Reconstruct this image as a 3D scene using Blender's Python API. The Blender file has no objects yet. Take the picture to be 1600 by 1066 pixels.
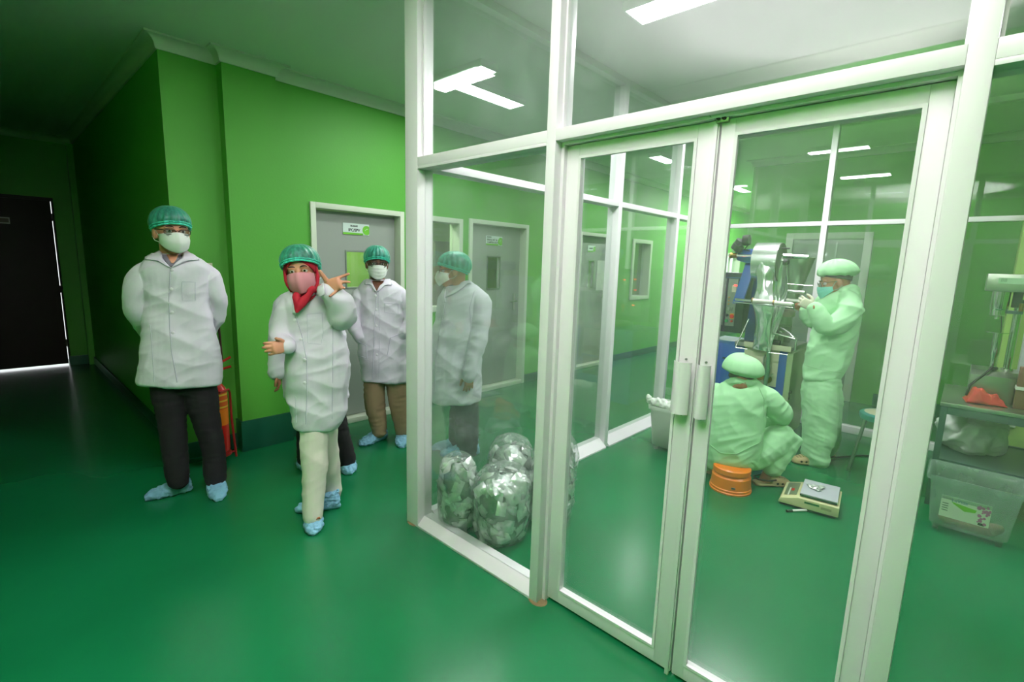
import bpy, bmesh, math, random
import numpy as np
from mathutils import Vector, Matrix, noise as mnoise

SC = bpy.context.scene
COL = SC.collection

# ---------------------------------------------------------------- camera
CF, CPITCH, CROLL, CYAW, CH = 761.114, .158768, .03017, .746092, 1.5
_p, _r, _y = CPITCH, CROLL, CYAW
FW = Vector((math.cos(_y)*math.cos(_p), math.sin(_y)*math.cos(_p), -math.sin(_p)))
_rt = Vector((math.sin(_y), -math.cos(_y), 0))
_up = _rt.cross(FW)
RT = _rt*math.cos(_r) + _up*math.sin(_r)
UP = -_rt*math.sin(_r) + _up*math.cos(_r)
CAM = Vector((0, 0, CH))
cd = bpy.data.cameras.new('camera'); co = bpy.data.objects.new('camera', cd); COL.objects.link(co)
cd.sensor_width = 36; cd.sensor_fit = 'HORIZONTAL'; cd.lens = CF/1600*36; cd.clip_start = .05; cd.clip_end = 100
M = Matrix((RT, UP, -FW)).transposed().to_4x4(); M.translation = CAM
co.matrix_world = M
SC.camera = co

# ---------------------------------------------------------------- world, light, exposure
SC.view_settings.view_transform = 'Standard'
SC.view_settings.look = 'None'
SC.view_settings.exposure = 0.5
SC.view_settings.gamma = 1.0
SC.view_settings.use_curve_mapping = False
SC.cycles.transparent_max_bounces = 40
SC.cycles.max_bounces = 10
SC.cycles.diffuse_bounces = 3
SC.cycles.glossy_bounces = 4
SC.cycles.sample_clamp_indirect = 6
SC.cycles.caustics_reflective = False
SC.cycles.caustics_refractive = False
SC.cycles.use_denoising = True
W = bpy.data.worlds.new('daylight'); SC.world = W; W.use_nodes = True
W.node_tree.nodes['Background'].inputs[0].default_value = (.95, .98, 1, 1)
W.node_tree.nodes['Background'].inputs[1].default_value = 2.2

def lamp(name, kind, loc, energy, color=(1, 1, 1), target=None, **kw):
    l = bpy.data.lights.new(name, kind); l.energy = energy; l.color = color
    for k, v in kw.items(): setattr(l, k, v)
    o = bpy.data.objects.new(name, l); COL.objects.link(o); o.location = loc
    if target is not None:
        o.rotation_euler = (Vector(target)-Vector(loc)).to_track_quat('-Z', 'Y').to_euler()
    return o
# the photographer's flash, bounced off the ceiling
lamp('bounce_flash', 'SPOT', (-.1, -.1, 1.75), 1950, (1, .85, .98), target=(.1, .5, 2.88), spot_size=math.radians(84), spot_blend=1, shadow_soft_size=.04)
# tube fixtures on the ceiling give their light through these
FIXTURES = [  # x0,x1,y0,y1, watts
 (2.46, 2.63, 2.64, 3.19, 5), (2.64, 3.30, 2.97, 3.16, 5), (2.44, 2.65, .95, 1.53, 28),
 (4.38, 4.52, .95, 1.53, 28), (5.72, 6.20, 2.92, 3.10, 13), (8.6, 9.2, 2.95, 3.12, 60), (10.6, 11.2, 2.95, 3.12, 60), (3.4, 3.6, -1.6, -.8, 24)]
for i, (a, b, c, d, w) in enumerate(FIXTURES):
    l = lamp('tube_light', 'AREA', ((a+b)/2, (c+d)/2, 2.825), w, (1, .94, .98), shape='RECTANGLE', size=b-a-.02)
    l.data.size_y = d-c-.02

lamp('rear_room_light', 'AREA', (2.3, 5.1, 2.8), 60, (1, 1, .85), shape='SQUARE', size=.5)
# ---------------------------------------------------------------- materials
MATS = {}
def lin(c):
    return tuple(((v/255)/12.92 if v/255 <= .04045 else ((v/255+.055)/1.055)**2.4) for v in c)
def mat(name, rgb, rough=.6, metal=0, bump=0, bscale=40, var=0, vscale=3, spec=.5, coat=0, emit=None, estr=0, alpha=1, sheen=0, stretch=None):
    if name in MATS: return MATS[name]
    m = bpy.data.materials.new(name); m.use_nodes = True; nt = m.node_tree; b = nt.nodes['Principled BSDF']
    c = lin(rgb)+(1,)
    b.inputs['Base Color'].default_value = c
    b.inputs['Roughness'].default_value = rough; b.inputs['Metallic'].default_value = metal
    b.inputs['Specular IOR Level'].default_value = spec
    b.inputs['Coat Weight'].default_value = coat
    b.inputs['Sheen Weight'].default_value = sheen
    if emit: b.inputs['Emission Color'].default_value = lin(emit)+(1,); b.inputs['Emission Strength'].default_value = estr
    if var or bump:
        tc = nt.nodes.new('ShaderNodeTexCoord'); mp = nt.nodes.new('ShaderNodeMapping')
        nt.links.new(tc.outputs['Object'], mp.inputs[0])
        if stretch: mp.inputs['Scale'].default_value = stretch
    if var:
        n = nt.nodes.new('ShaderNodeTexNoise'); n.inputs['Scale'].default_value = vscale; n.inputs['Detail'].default_value = 6
        nt.links.new(mp.outputs[0], n.inputs[0])
        mx = nt.nodes.new('ShaderNodeMix'); mx.data_type = 'RGBA'
        mx.inputs[6].default_value = tuple(max(0, v*(1-var)) for v in c[:3])+(1,)
        mx.inputs[7].default_value = tuple(min(1, v*(1+var)) for v in c[:3])+(1,)
        nt.links.new(n.outputs[0], mx.inputs[0]); nt.links.new(mx.outputs[2], b.inputs['Base Color'])
    if bump:
        n2 = nt.nodes.new('ShaderNodeTexNoise'); n2.inputs['Scale'].default_value = bscale; n2.inputs['Detail'].default_value = 4
        nt.links.new(mp.outputs[0], n2.inputs[0])
        bp = nt.nodes.new('ShaderNodeBump'); bp.inputs['Strength'].default_value = bump; bp.inputs['Distance'].default_value = .01
        nt.links.new(n2.outputs[0], bp.inputs['Height']); nt.links.new(bp.outputs[0], b.inputs['Normal'])
    MATS[name] = m
    return m

def film(name, tint, base_alpha, rough=.05, streak=0, sscale=20, colr=(235, 245, 240), transl=True, ior=1.5, smudge=0, stretch=None, bump=0):
    """clear or milky sheet: transparent + diffuse/translucent + fresnel gloss"""
    if name in MATS: return MATS[name]
    m = bpy.data.materials.new(name); m.use_nodes = True; nt = m.node_tree; nt.nodes.clear()
    N = nt.nodes.new; L = nt.links.new
    out = N('ShaderNodeOutputMaterial')
    tr = N('ShaderNodeBsdfTransparent'); tr.inputs[0].default_value = tint+(1,)
    df = N('ShaderNodeBsdfDiffuse'); df.inputs[0].default_value = lin(colr)+(1,)
    tl = N('ShaderNodeBsdfTranslucent'); tl.inputs[0].default_value = lin(colr)+(1,)
    md = N('ShaderNodeMixShader'); md.inputs[0].default_value = .5 if transl else 0
    L(df.outputs[0], md.inputs[1]); L(tl.outputs[0], md.inputs[2])
    mb = N('ShaderNodeMixShader'); mb.inputs[0].default_value = base_alpha
    L(tr.outputs[0], mb.inputs[1]); L(md.outputs[0], mb.inputs[2])
    tc = N('ShaderNodeTexCoord'); mp = N('ShaderNodeMapping'); L(tc.outputs['Object'], mp.inputs[0])
    if stretch: mp.inputs['Scale'].default_value = stretch
    if streak or smudge:
        n = N('ShaderNodeTexNoise'); n.inputs['Scale'].default_value = sscale; n.inputs['Detail'].default_value = 5; n.inputs['Roughness'].default_value = .6
        L(mp.outputs[0], n.inputs[0])
        mr = N('ShaderNodeMapRange'); mr.inputs[1].default_value = .42; mr.inputs[2].default_value = .72
        mr.inputs[3].default_value = base_alpha; mr.inputs[4].default_value = base_alpha+streak+smudge
        L(n.outputs[0], mr.inputs[0]); L(mr.outputs[0], mb.inputs[0])
    gl = N('ShaderNodeBsdfGlossy'); gl.inputs[0].default_value = (1, 1, 1, 1); gl.inputs[1].default_value = rough
    ge = N('ShaderNodeNewGeometry'); mi = N('ShaderNodeMix'); mi.data_type = 'FLOAT'
    mi.inputs[2].default_value = ior; mi.inputs[3].default_value = 1/ior
    L(ge.outputs['Backfacing'], mi.inputs[0])
    fr = N('ShaderNodeFresnel'); L(mi.outputs[0], fr.inputs[0])
    if bump:
        nb = N('ShaderNodeTexNoise'); nb.inputs['Scale'].default_value = sscale; nb.inputs['Detail'].default_value = 3
        L(mp.outputs[0], nb.inputs[0]); bp = N('ShaderNodeBump'); bp.inputs['Strength'].default_value = bump; bp.inputs['Distance'].default_value = .02
        L(nb.outputs[0], bp.inputs['Height']); L(bp.outputs[0], gl.inputs['Normal']); L(bp.outputs[0], fr.inputs['Normal'])
    mf = N('ShaderNodeMixShader'); L(fr.outputs[0], mf.inputs[0]); L(mb.outputs[0], mf.inputs[1]); L(gl.outputs[0], mf.inputs[2])
    L(mf.outputs[0], out.inputs[0])
    MATS[name] = m
    return m

# ---------------------------------------------------------------- mesh helpers
class MB:
    def __init__(s): s.v = []; s.f = []; s.m = []; s.mi = 0
    def add(s, vs, fs):
        k = len(s.v); s.v += [tuple(v) for v in vs]; s.f += [tuple(i+k for i in f) for f in fs]; s.m += [s.mi]*len(fs); return s
    def box(s, a, b):
        x0, y0, z0 = [min(a[i], b[i]) for i in range(3)]; x1, y1, z1 = [max(a[i], b[i]) for i in range(3)]
        return s.add([(x0, y0, z0), (x1, y0, z0), (x1, y1, z0), (x0, y1, z0), (x0, y0, z1), (x1, y0, z1), (x1, y1, z1), (x0, y1, z1)],
                     [(0, 3, 2, 1), (4, 5, 6, 7), (0, 1, 5, 4), (1, 2, 6, 5), (2, 3, 7, 6), (3, 0, 4, 7)])
    def obox(s, c, ax, ay, az):
        """oriented box, centre + half vectors"""
        c, ax, ay, az = map(Vector, (c, ax, ay, az))
        if ax.cross(ay).dot(az) < 0: az = -az
        vs = [c+i*ax+j*ay+k*az for k in (-1, 1) for i, j in ((-1, -1), (1, -1), (1, 1), (-1, 1))]
        return s.add(vs, [(0, 3, 2, 1), (4, 5, 6, 7), (0, 1, 5, 4), (1, 2, 6, 5), (2, 3, 7, 6), (3, 0, 4, 7)])
    def prism(s, poly, h):
        """poly: 3d points (planar, ccw seen against h), extruded by vector h"""
        n = len(poly); h = Vector(h); vs = [Vector(p) for p in poly]
        nn = sum(((vs[i]-vs[0]).cross(vs[(i+1) % n]-vs[0]) for i in range(1, n-1)), Vector())
        if nn.dot(h) < 0: vs = vs[::-1]
        return s.add(vs+[v+h for v in vs], [tuple(range(n))[::-1], tuple(range(n, 2*n))]+[(i, (i+1) % n, n+(i+1) % n, n+i) for i in range(n)])
    def tube(s, pts, r, seg=10, closed=False, flat=None):
        pts = [Vector(p) for p in pts]; n = len(pts)
        rs = r if isinstance(r, (list, tuple)) else [r]*n
        vs = []; ref = None
        for i, p in enumerate(pts):
            if closed: t = (pts[(i+1) % n]-pts[i-1])
            else: t = pts[min(i+1, n-1)]-pts[max(i-1, 0)]
            t = t.normalized() if t.length > 1e-9 else Vector((0, 0, 1))
            if ref is None: ref = t.orthogonal().normalized()
            ref = ref-t*ref.dot(t)
            ref = ref.normalized() if ref.length > 1e-6 else t.orthogonal().normalized()
            b = t.cross(ref)
            for k in range(seg):
                a = 2*math.pi*k/seg; vs.append(p+rs[i]*(math.cos(a)*ref+math.sin(a)*b))
        fs = []
        for i in range(n if closed else n-1):
            j = (i+1) % n
            for k in range(seg):
                k2 = (k+1) % seg; fs.append((i*seg+k, i*seg+k2, j*seg+k2, j*seg+k))
        if not closed: fs += [tuple(range(seg))[::-1], tuple(range((n-1)*seg, n*seg))]
        return s.add(vs, fs)
    def lathe(s, prof, c=(0, 0, 0), axis=(0, 0, 1), seg=32, sx=1, sy=1, cap=True):
        """prof: list of (r, h)"""
        ax = Vector(axis).normalized(); u = ax.orthogonal().normalized()
        if abs(ax.z) > .99: u = Vector((1, 0, 0))
        w = ax.cross(u); c = Vector(c); vs = []
        for r, h in prof:
            for k in range(seg):
                a = 2*math.pi*k/seg; vs.append(c+ax*h+u*(r*sx*math.cos(a))+w*(r*sy*math.sin(a)))
        fs = []; n = len(prof)
        for i in range(n-1):
            for k in range(seg):
                k2 = (k+1) % seg; fs.append((i*seg+k, i*seg+k2, (i+1)*seg+k2, (i+1)*seg+k))
        if cap:
            fs += [tuple(range(seg))[::-1], tuple(range((n-1)*seg, n*seg))]
        return s.add(vs, fs)
    def ball(s, c, r, seg=16, rings=10, ax=None):
        """ellipsoid; r scalar or 3; ax optional 3 axes"""
        if not isinstance(r, (tuple, list)): r = (r, r, r)
        X, Y, Z = ax if ax else (Vector((1, 0, 0)), Vector((0, 1, 0)), Vector((0, 0, 1)))
        c = Vector(c); vs = [c-Z*r[2]]; 
        for i in range(1, rings):
            t = -math.pi/2+math.pi*i/rings
            for k in range(seg):
                a = 2*math.pi*k/seg
                vs.append(c+X*(r[0]*math.cos(t)*math.cos(a))+Y*(r[1]*math.cos(t)*math.sin(a))+Z*(r[2]*math.sin(t)))
        vs.append(c+Z*r[2]); fs = []
        for k in range(seg):
            k2 = (k+1) % seg; fs.append((0, 1+k2, 1+k)); 
            for i in range(rings-2):
                a = 1+i*seg; fs.append((a+k, a+k2, a+seg+k2, a+seg+k))
            a = 1+(rings-2)*seg; fs.append((a+k, a+k2, len(vs)-1))
        return s.add(vs, fs)
    def grid(s, fn, nu, nv, closed_u=False):
        vs = [fn(i/(nu if closed_u else nu-1), j/(nv-1)) for j in range(nv) for i in range(nu)]; fs = []
        for j in range(nv-1):
            for i in range(nu if closed_u else nu-1):
                i2 = (i+1) % nu; fs.append((j*nu+i, j*nu+i2, (j+1)*nu+i2, (j+1)*nu+i))
        return s.add(vs, fs)
    def build(s, name, mt, parent=None, smooth=True, bevel=0, angle=35, solid=0, origin=None):
        me = bpy.data.meshes.new(name)
        vs = s.v
        if origin is not None: vs = [tuple(Vector(v)-Vector(origin)) for v in vs]
        me.from_pydata(vs, [], s.f); me.validate(clean_customdata=False)
        mts = mt if isinstance(mt, (list, tuple)) else [mt]
        for q in mts: me.materials.append(q)
        if len(mts) > 1 and len(me.polygons) == len(s.m): me.polygons.foreach_set('material_index', s.m)
        if bevel:
            b = bmesh.new(); b.from_mesh(me)
            bmesh.ops.bevel(b, geom=b.edges[:], offset=bevel, segments=2, affect='EDGES', profile=.6, clamp_overlap=True)
            b.to_mesh(me); b.free()
        if smooth:
            me.polygons.foreach_set('use_smooth', [True]*len(me.polygons)); me.set_sharp_from_angle(angle=math.radians(angle))
        me.update()
        o = bpy.data.objects.new(name, me); COL.objects.link(o)
        if origin is not None: o.location = origin
        if parent is not None:
            o.parent = parent; o.location = Vector(o.location)-Vector(parent.get('_o', (0, 0, 0)))
        if solid:
            md = o.modifiers.new('thick', 'SOLIDIFY'); md.thickness = solid; md.offset = 0
        return o

def tag(o, label=None, cat=None, group=None, kind=None):
    if label: o['label'] = label
    if cat: o['category'] = cat
    if group: o['group'] = group
    if kind: o['kind'] = kind
    return o
def thing(name, label, cat, loc=(0, 0, 0), group=None):
    """Empty at the thing's base; child meshes are given in world coordinates"""
    o = bpy.data.objects.new(name, None); COL.objects.link(o); o.location = loc; o['_o'] = list(loc); o.empty_display_size = .1
    return tag(o, label, cat, group)
def struct(name, mb, mt, parent=None, **kw):
    o = mb.build(name, mt, parent, **kw)
    if parent is None: o['kind'] = 'structure'
    return o
def pt(u, v, z0): 
    """point on the ray of the photograph's pixel at horizontal distance z0"""
    d = FW+RT*((u-800)/CF)-UP*((v-533)/CF); k = z0/math.hypot(d.x, d.y); return CAM+d*k
def gpt(u, v, z=0):
    d = FW+RT*((u-800)/CF)-UP*((v-533)/CF); return CAM+d*((z-CH)/d.z)
def onx(u, v, x):
    d = FW+RT*((u-800)/CF)-UP*((v-533)/CF); return CAM+d*(x/d.x)
def text(name, s, size, loc, X, Y, mt, parent, depth=.0006, align='LEFT', bold=0):
    c = bpy.data.curves.new(name, 'FONT'); c.body = s; c.size = size; c.extrude = depth; c.align_x = align; c.offset = bold
    tmp = bpy.data.objects.new(name, c); COL.objects.link(tmp)
    dg = bpy.context.evaluated_depsgraph_get(); me = bpy.data.meshes.new_from_object(tmp.evaluated_get(dg))
    COL.objects.unlink(tmp); bpy.data.objects.remove(tmp)
    X = Vector(X).normalized(); Y = Vector(Y).normalized(); Z = X.cross(Y)
    Mt = Matrix((X, Y, Z)).transposed().to_4x4(); Mt.translation = Vector(loc)
    me.transform(Mt); me.materials.clear(); me.materials.append(mt)
    o = bpy.data.objects.new(name, me); COL.objects.link(o)
    if parent is not None: o.parent = parent; o.location = -Vector(parent.get('_o', (0, 0, 0)))
    return o

# ---------------------------------------------------------------- setting
wall_g = mat('green_wall_paint', (84, 168, 56), .55, bump=.08, bscale=60, var=.04, vscale=1.5)
wall_l = mat('light_green_wall_paint', (140, 180, 88), .6, bump=.05)
ceil_m = mat('ceiling_paint', (222, 226, 220), .8)
white_f = mat('white_aluminium', (240, 236, 240), .32, spec=.5)
white_d = mat('off_white_door_frame', (205, 215, 195), .4, var=.05, vscale=6)
door_g = mat('grey_door_laminate', (150, 158, 150), .45, bump=.03)
skirt_m = mat('green_skirting', (18, 85, 62), .35, var=.15, vscale=8)
dark_m = mat('dark_brown_door', (38, 28, 24), .6, var=.2, vscale=6)
black_m = mat('black_plastic', (18, 18, 18), .4)
steel = mat('stainless_steel', (190, 190, 185), .28, metal=1, bump=.02, bscale=200)
chrome = mat('chrome', (215, 215, 212), .12, metal=1)
alu = mat('aluminium_tube', (170, 175, 172), .35, metal=1)
glass = film('pane_glass', (.955, .98, .965), .018, .0, smudge=.05, sscale=2.3, transl=True)
dirt_m = mat('grout_dirt', (120, 105, 70), .9, bump=.5, var=.3, vscale=30)

fm = bpy.data.materials.new('green_epoxy_floor'); fm.use_nodes = True; MATS['floor'] = fm
nt = fm.node_tree; b = nt.nodes['Principled BSDF']; N = nt.nodes.new; L = nt.links.new
tc = N('ShaderNodeTexCoord'); n1 = N('ShaderNodeTexNoise'); n1.inputs['Scale'].default_value = .9; n1.inputs['Detail'].default_value = 7
L(tc.outputs['Object'], n1.inputs[0]); cr = N('ShaderNodeValToRGB'); L(n1.outputs[0], cr.inputs[0])
cr.color_ramp.elements[0].position = .3; cr.color_ramp.elements[0].color = lin((12, 100, 56))+(1,)
cr.color_ramp.elements[1].position = .7; cr.color_ramp.elements[1].color = lin((18, 113, 66))+(1,)
n3 = N('ShaderNodeTexNoise'); n3.inputs['Scale'].default_value = 9; n3.inputs['Detail'].default_value = 8; n3.inputs['Roughness'].default_value = .7; L(tc.outputs['Object'], n3.inputs[0])
r3 = N('ShaderNodeMapRange'); r3.inputs[1].default_value = .66; r3.inputs[2].default_value = .8; L(n3.outputs[0], r3.inputs[0])
mx = N('ShaderNodeMix'); mx.data_type = 'RGBA'; L(cr.outputs[0], mx.inputs[6]); mx.inputs[7].default_value = lin((30, 100, 70))+(1,)
m3 = N('ShaderNodeMath'); m3.operation = 'MULTIPLY'; m3.inputs[1].default_value = .015; L(r3.outputs[0], m3.inputs[0]); mx.inputs[0].default_value = 0
L(mx.outputs[2], b.inputs['Base Color'])
n2 = N('ShaderNodeTexNoise'); n2.inputs['Scale'].default_value = 4; n2.inputs['Detail'].default_value = 8; L(tc.outputs['Object'], n2.inputs[0])
mr = N('ShaderNodeMapRange'); mr.inputs[3].default_value = .24; mr.inputs[4].default_value = .34; L(n2.outputs[0], mr.inputs[0]); b.inputs['Roughness'].default_value = .25
bp = N('ShaderNodeBump'); bp.inputs['Strength'].default_value = .05; bp.inputs['Distance'].default_value = .01
nb = N('ShaderNodeTexNoise'); nb.inputs['Scale'].default_value = 14; L(tc.outputs['Object'], nb.inputs[0])

CZ = 2.88
struct('floor', MB().box((-.8, -3.1, -.1), (12.6, 9.0, 0)), fm)
struct('ceiling', MB().box((-.8, -3.1, CZ), (12.6, 9.0, CZ+.1)), ceil_m)
struct('wall_behind', MB().box((-.8, -3.1, 0), (-.65, 9.0, CZ)), wall_g)
struct('wall_right', MB().box((-.65, -3.1, 0), (12.6, -2.95, CZ)), wall_g)
struct('wall_end', MB().box((12.5, -2.95, 0), (12.6, 4.0, CZ)), wall_l)
# north wall (y=4.0) with door and window openings
WY0, WY1 = 4.0, 4.16
OPEN = [(1.852, 2.757, 0, 1.945), (3.0, 3.494, .98, 1.94), (3.589, 4.553, 0, 1.958), (5.634, 6.535, 0, 1.957), (7.09, 7.73, .965, 1.94), (10.2, 12.1, 1.0, 1.86)]
w = MB(); x = 1.6
for a, b_, z0, z1 in OPEN:
    w.box((x, WY0, 0), (a, WY1, CZ))
    w.box((a, WY0, z1), (b_, WY1, CZ))
    if z0 > 0: w.box((a, WY0, 0), (b_, WY1, z0))
    x = b_
w.box((x, WY0, 0), (12.5, WY1, CZ))
struct('wall_left', w, wall_g, smooth=False)
struct('wall_corner', MB().box((.9, 4.04, 0), (1.245, 4.2, CZ)), wall_g)
struct('trim_pillar', MB().box((1.24, 3.935, 0), (1.6, 4.2, CZ)), wall_g)
struct('wall_passage', MB().box((.9, 4.2, 0), (1.05, 8.5, CZ)), wall_g)
# dark end wall with a door (gap lets daylight in)
e = MB().box((-.65, 8.5, 2.13), (.9, 8.65, CZ)); e.box((.655, 8.5, 0), (.9, 8.65, 2.13)); e.box((-.65, 8.5, 0), (-.45, 8.65, 2.13))
struct('wall_passage_end', e, wall_g, smooth=False)
struct('trim_passage_pilaster', MB().box((.84, 8.4, 0), (1.0, 8.5, CZ)), wall_g)
# room behind the doors
struct('wall_rear_room', MB().box((1.05, 5.9, 0), (9.9, 6.0, CZ)).box((9.9, 4.16, 0), (10.0, 6.0, CZ)), wall_l, smooth=False)
# block behind glass room: far wall
struct('wall_far', MB().box((6.85, -2.95, 0), (12.5, 2.2, CZ)), wall_g)
struct('wall_pillar_right', MB().box((5.35, -2.95, 0), (5.6, -.245, CZ)), wall_l)
# skirtings
def skirt(name, a, b_, h=.13, t=.012):
    return struct(name, MB().box(a+(0,), b_+(h,)), skirt_m, bevel=.003)
skirt('baseboard_left', (1.6, 3.985), (1.852, 4.0)); skirt('baseboard_left', (2.757, 3.985), (3.589, 4.0)); skirt('baseboard_left', (4.553, 3.985), (5.634, 4.0), .1)
skirt('baseboard_left', (6.535, 3.985), (12.4, 4.0), .1)
skirt('baseboard_corner', (.885, 4.025), (1.24, 4.04), .123)
skirt('baseboard_pillar', (1.225, 3.915), (1.615, 3.935), .24); skirt('baseboard_pillar', (1.225, 3.935), (1.24, 4.04), .24)
skirt('baseboard_passage', (.885, 4.04), (.9, 8.4), .1)
skirt('baseboard_passage_end', (.655, 8.485), (.9, 8.5), .12)
skirt('baseboard_far', (6.835, -2.9), (6.85, .64), .14); skirt('baseboard_far', (6.835, 1.9), (6.85, 2.2), .14)
skirt('baseboard_pillar_right', (5.335, -2.9), (5.35, -.245), .14)
# crown mouldings: cove profile, mitred lengths
crown_m = mat('crown_plaster', (205, 212, 200), .7)
def crown(name, p0, p1, nrm, s=.08, m0=0, m1=0):
    """p0,p1 wall line; nrm away from the wall; m0,m1 mitre (+1 outside corner)"""
    p0 = Vector(p0+(0,)); p1 = Vector(p1+(0,)); n = Vector(nrm+(0,)); d = (p1-p0).normalized(); b_ = MB()
    prof = [(0, -s), (.012, -s), (.016, -s+.012)]+[(.016+(s-.028)*(1-math.cos(t)), -s+.012+(s-.024)*math.sin(t)) for t in [math.pi/2*k/6 for k in range(1, 7)]]+[(s, -.012), (s, 0), (0, 0)]
    A = [p0-d*(o*m0)+n*o+Vector((0, 0, CZ+h)) for o, h in prof]; B = [p1+d*(o*m1)+n*o+Vector((0, 0, CZ+h)) for o, h in prof]
    k = len(prof); b_.add(A+B, [tuple(range(k)), tuple(range(k, 2*k))[::-1]]+[(i, k+i, k+(i+1) % k, (i+1) % k) for i in range(k)])
    bm = bmesh.new(); o = struct(name, b_, crown_m, angle=25)
    bm.from_mesh(o.data); bmesh.ops.recalc_face_normals(bm, faces=bm.faces[:]); bm.to_mesh(o.data); bm.free()
crown('trim_1', (.9, 4.04), (1.24, 4.04), (0, -1), m0=1, m1=-1)
crown('trim_2', (1.24, 3.935), (1.6, 3.935), (0, -1), m0=1, m1=1)
crown('trim_3', (1.24, 3.935), (1.24, 4.04), (-1, 0), m0=1, m1=-1)
crown('trim_4', (1.6, 4.0), (6.8, 4.0), (0, -1)); crown('trim_4', (6.8, 4.0), (12.4, 4.0), (0, -1))
crown('trim_5', (.9, 4.04), (.9, 8.4), (-1, 0), m0=1)
crown('trim_6', (-.6, 8.5), (.84, 8.5), (0, -1)); crown('trim_6', (.84, 8.4), (.98, 8.4), (0, -1), m0=1)
crown('trim_7', (6.85, -2.9), (6.85, 2.2), (-1, 0), m1=1)
crown('trim_8', (-.65, -2.9), (-.65, 8.4), (1, 0))

# ---- doors and windows in the left wall
def frame_set(i, x0, x1, z0, z1, t=.05, mt=white_d, name=None, out=.02):
    """casing standing proud of the wall + jambs through the wall"""
    r = thing(name, None, None, ((x0+x1)/2, 4.0, z0)); r['kind'] = 'structure'
    y0 = 4.0-out
    MB().box((x0, y0, z0 if z0 else .0), (x0+t, 4.14, z1)).build('jamb', mt, r, bevel=.002)
    MB().box((x1-t, y0, z0 if z0 else .0), (x1, 4.14, z1)).build('jamb', mt, r, bevel=.002)
    MB().box((x0+t, y0, z1-t), (x1-t, 4.14, z1)).build('lintel', mt, r, bevel=.002)
    return r
pane_m = film('small_pane_glass', (.93, .97, .95), .02, .0)
def door(i, x0, x1, z1, vis, sign, handle_x, second=None, sill=True):
    r = frame_set(i, x0, x1, 0, z1, .045, name='door_%d' % i)
    if sill: MB().box((x0+.045, 3.985, 0), (x1-.045, 4.14, .045)).build('threshold', white_d, r, bevel=.002)
    a, b_, c, d = vis; L0, L1, y = x0+.047, x1-.047, 4.08
    l = MB(); T = z1-.05
    l.box((L0, y, .05), (a, y+.04, T)); l.box((b_, y, .05), (L1, y+.04, T)); l.box((a, y, .05), (b_, y+.04, c)); l.box((a, y, d), (b_, y+.04, T))
    leaf = l.build('door_leaf', door_g, r, smooth=False)
    g = MB(); s = .012
    g.box((a-s, y-.006, c-s), (a, y, d+s)); g.box((b_, y-.006, c-s), (b_+s, y, d+s)); g.box((a, y-.006, c-s), (b_, y, c)); g.box((a, y-.006, d), (b_, y, d+s))
    g.build('vision_frame', alu, leaf, smooth=False); leaf['_o'] = r['_o']
    for o in leaf.children: o.location = (0, 0, 0)
    MB().box((a, y+.016, c), (b_, y+.022, d)).build('pane', pane_m, r, smooth=False)
    h = MB(); h.box((handle_x-.02, y-.008, .93), (handle_x+.02, y, 1.13)); h.tube([(handle_x, y-.008, 1.04), (handle_x, y-.05, 1.04), (handle_x-.11, y-.05, 1.035)], .009)
    h.build('door_handle', chrome, r)
    return r
def fix(o):
    return o
sign_w = mat('sign_white', (205, 222, 215), .35); sign_g = mat('sign_green', (110, 190, 50), .4); ink = mat('sign_ink', (20, 32, 26), .5)
def door_sign(x0, x1, z0, z1, lines, label):
    y = 4.078
    s = thing('door_sign', label, 'sign', ((x0+x1)/2, y, z0))
    MB().box((x0, y-.004, z0), (x1, y, z1)).build('sign_plate', sign_w, s, smooth=False)
    W_, H_ = x1-x0, z1-z0
    MB().box((x0, y-.005, z0), (x1-W_*.24, y-.004, z0+H_*.17)).build('sign_stripe', sign_g, s, smooth=False)
    cx, cz, r = x1-W_*.1, z0+H_*.45, H_*.42
    pts = [(cx+max(-r, min(W_*.1, r*math.cos(t))), y-.004, cz+r*math.sin(t)) for t in [2*math.pi*k/24 for k in range(24)]]
    MB().prism(pts, (0, -.0012, 0)).build('sign_emblem', sign_g, s, smooth=False)
    MB().tube([(cx-r*.4, y-.0055, cz-.1*r), (cx, y-.0055, cz+.3*r), (cx+.3*r, y-.0055, cz+.3*r)], .0015, 6).build('emblem_mark', sign_w, s)
    for t, sz, px, pz, al in lines:
        text('lettering', t, sz, (x0+W_*px, y-.0046, z0+H_*pz), (1, 0, 0), (0, 0, 1), ink, s, align=al, bold=.0008)
door(1, 1.852, 2.757, 1.945, (2.21, 2.455, 1.24, 1.555), None, 2.62)
door_sign(2.18, 2.437, 1.708, 1.806, [('RUANG', .02, .42, .7, 'CENTER'), ('IPC/SPV', .034, .42, .29, 'CENTER')], 'small white and green sign on the grey door behind the gesturing woman')
door(2, 3.589, 4.553, 1.958, (3.96, 4.155, 1.2, 1.56), None, 4.42)
door_sign(3.923, 4.185, 1.695, 1.8, [('RUANG', .02, .06, .8, 'LEFT'), ('FREQUAT &', .031, .06, .48, 'LEFT'), ('CAMPUR OLAT', .027, .06, .22, 'LEFT')], 'small white and green sign on the grey door behind the man seen through glass')
door(3, 5.634, 6.535, 1.957, (6.0, 6.14, 1.18, 1.56), None, 6.42)
door_sign(5.96, 6.15, 1.695, 1.785, [('RUANG', .026, .4, .45, 'CENTER')], 'small sign on the farthest grey door down the corridor')
n_ = thing('paper_notice', 'white paper notice on the farthest grey door beside its window slot', 'notice', (6.32, 4.078, 1.13))
MB().box((6.23, 4.074, 1.13), (6.42, 4.078, 1.575)).build('paper_sheet', mat('paper', (225, 228, 220), .7), n_, smooth=False)
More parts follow.
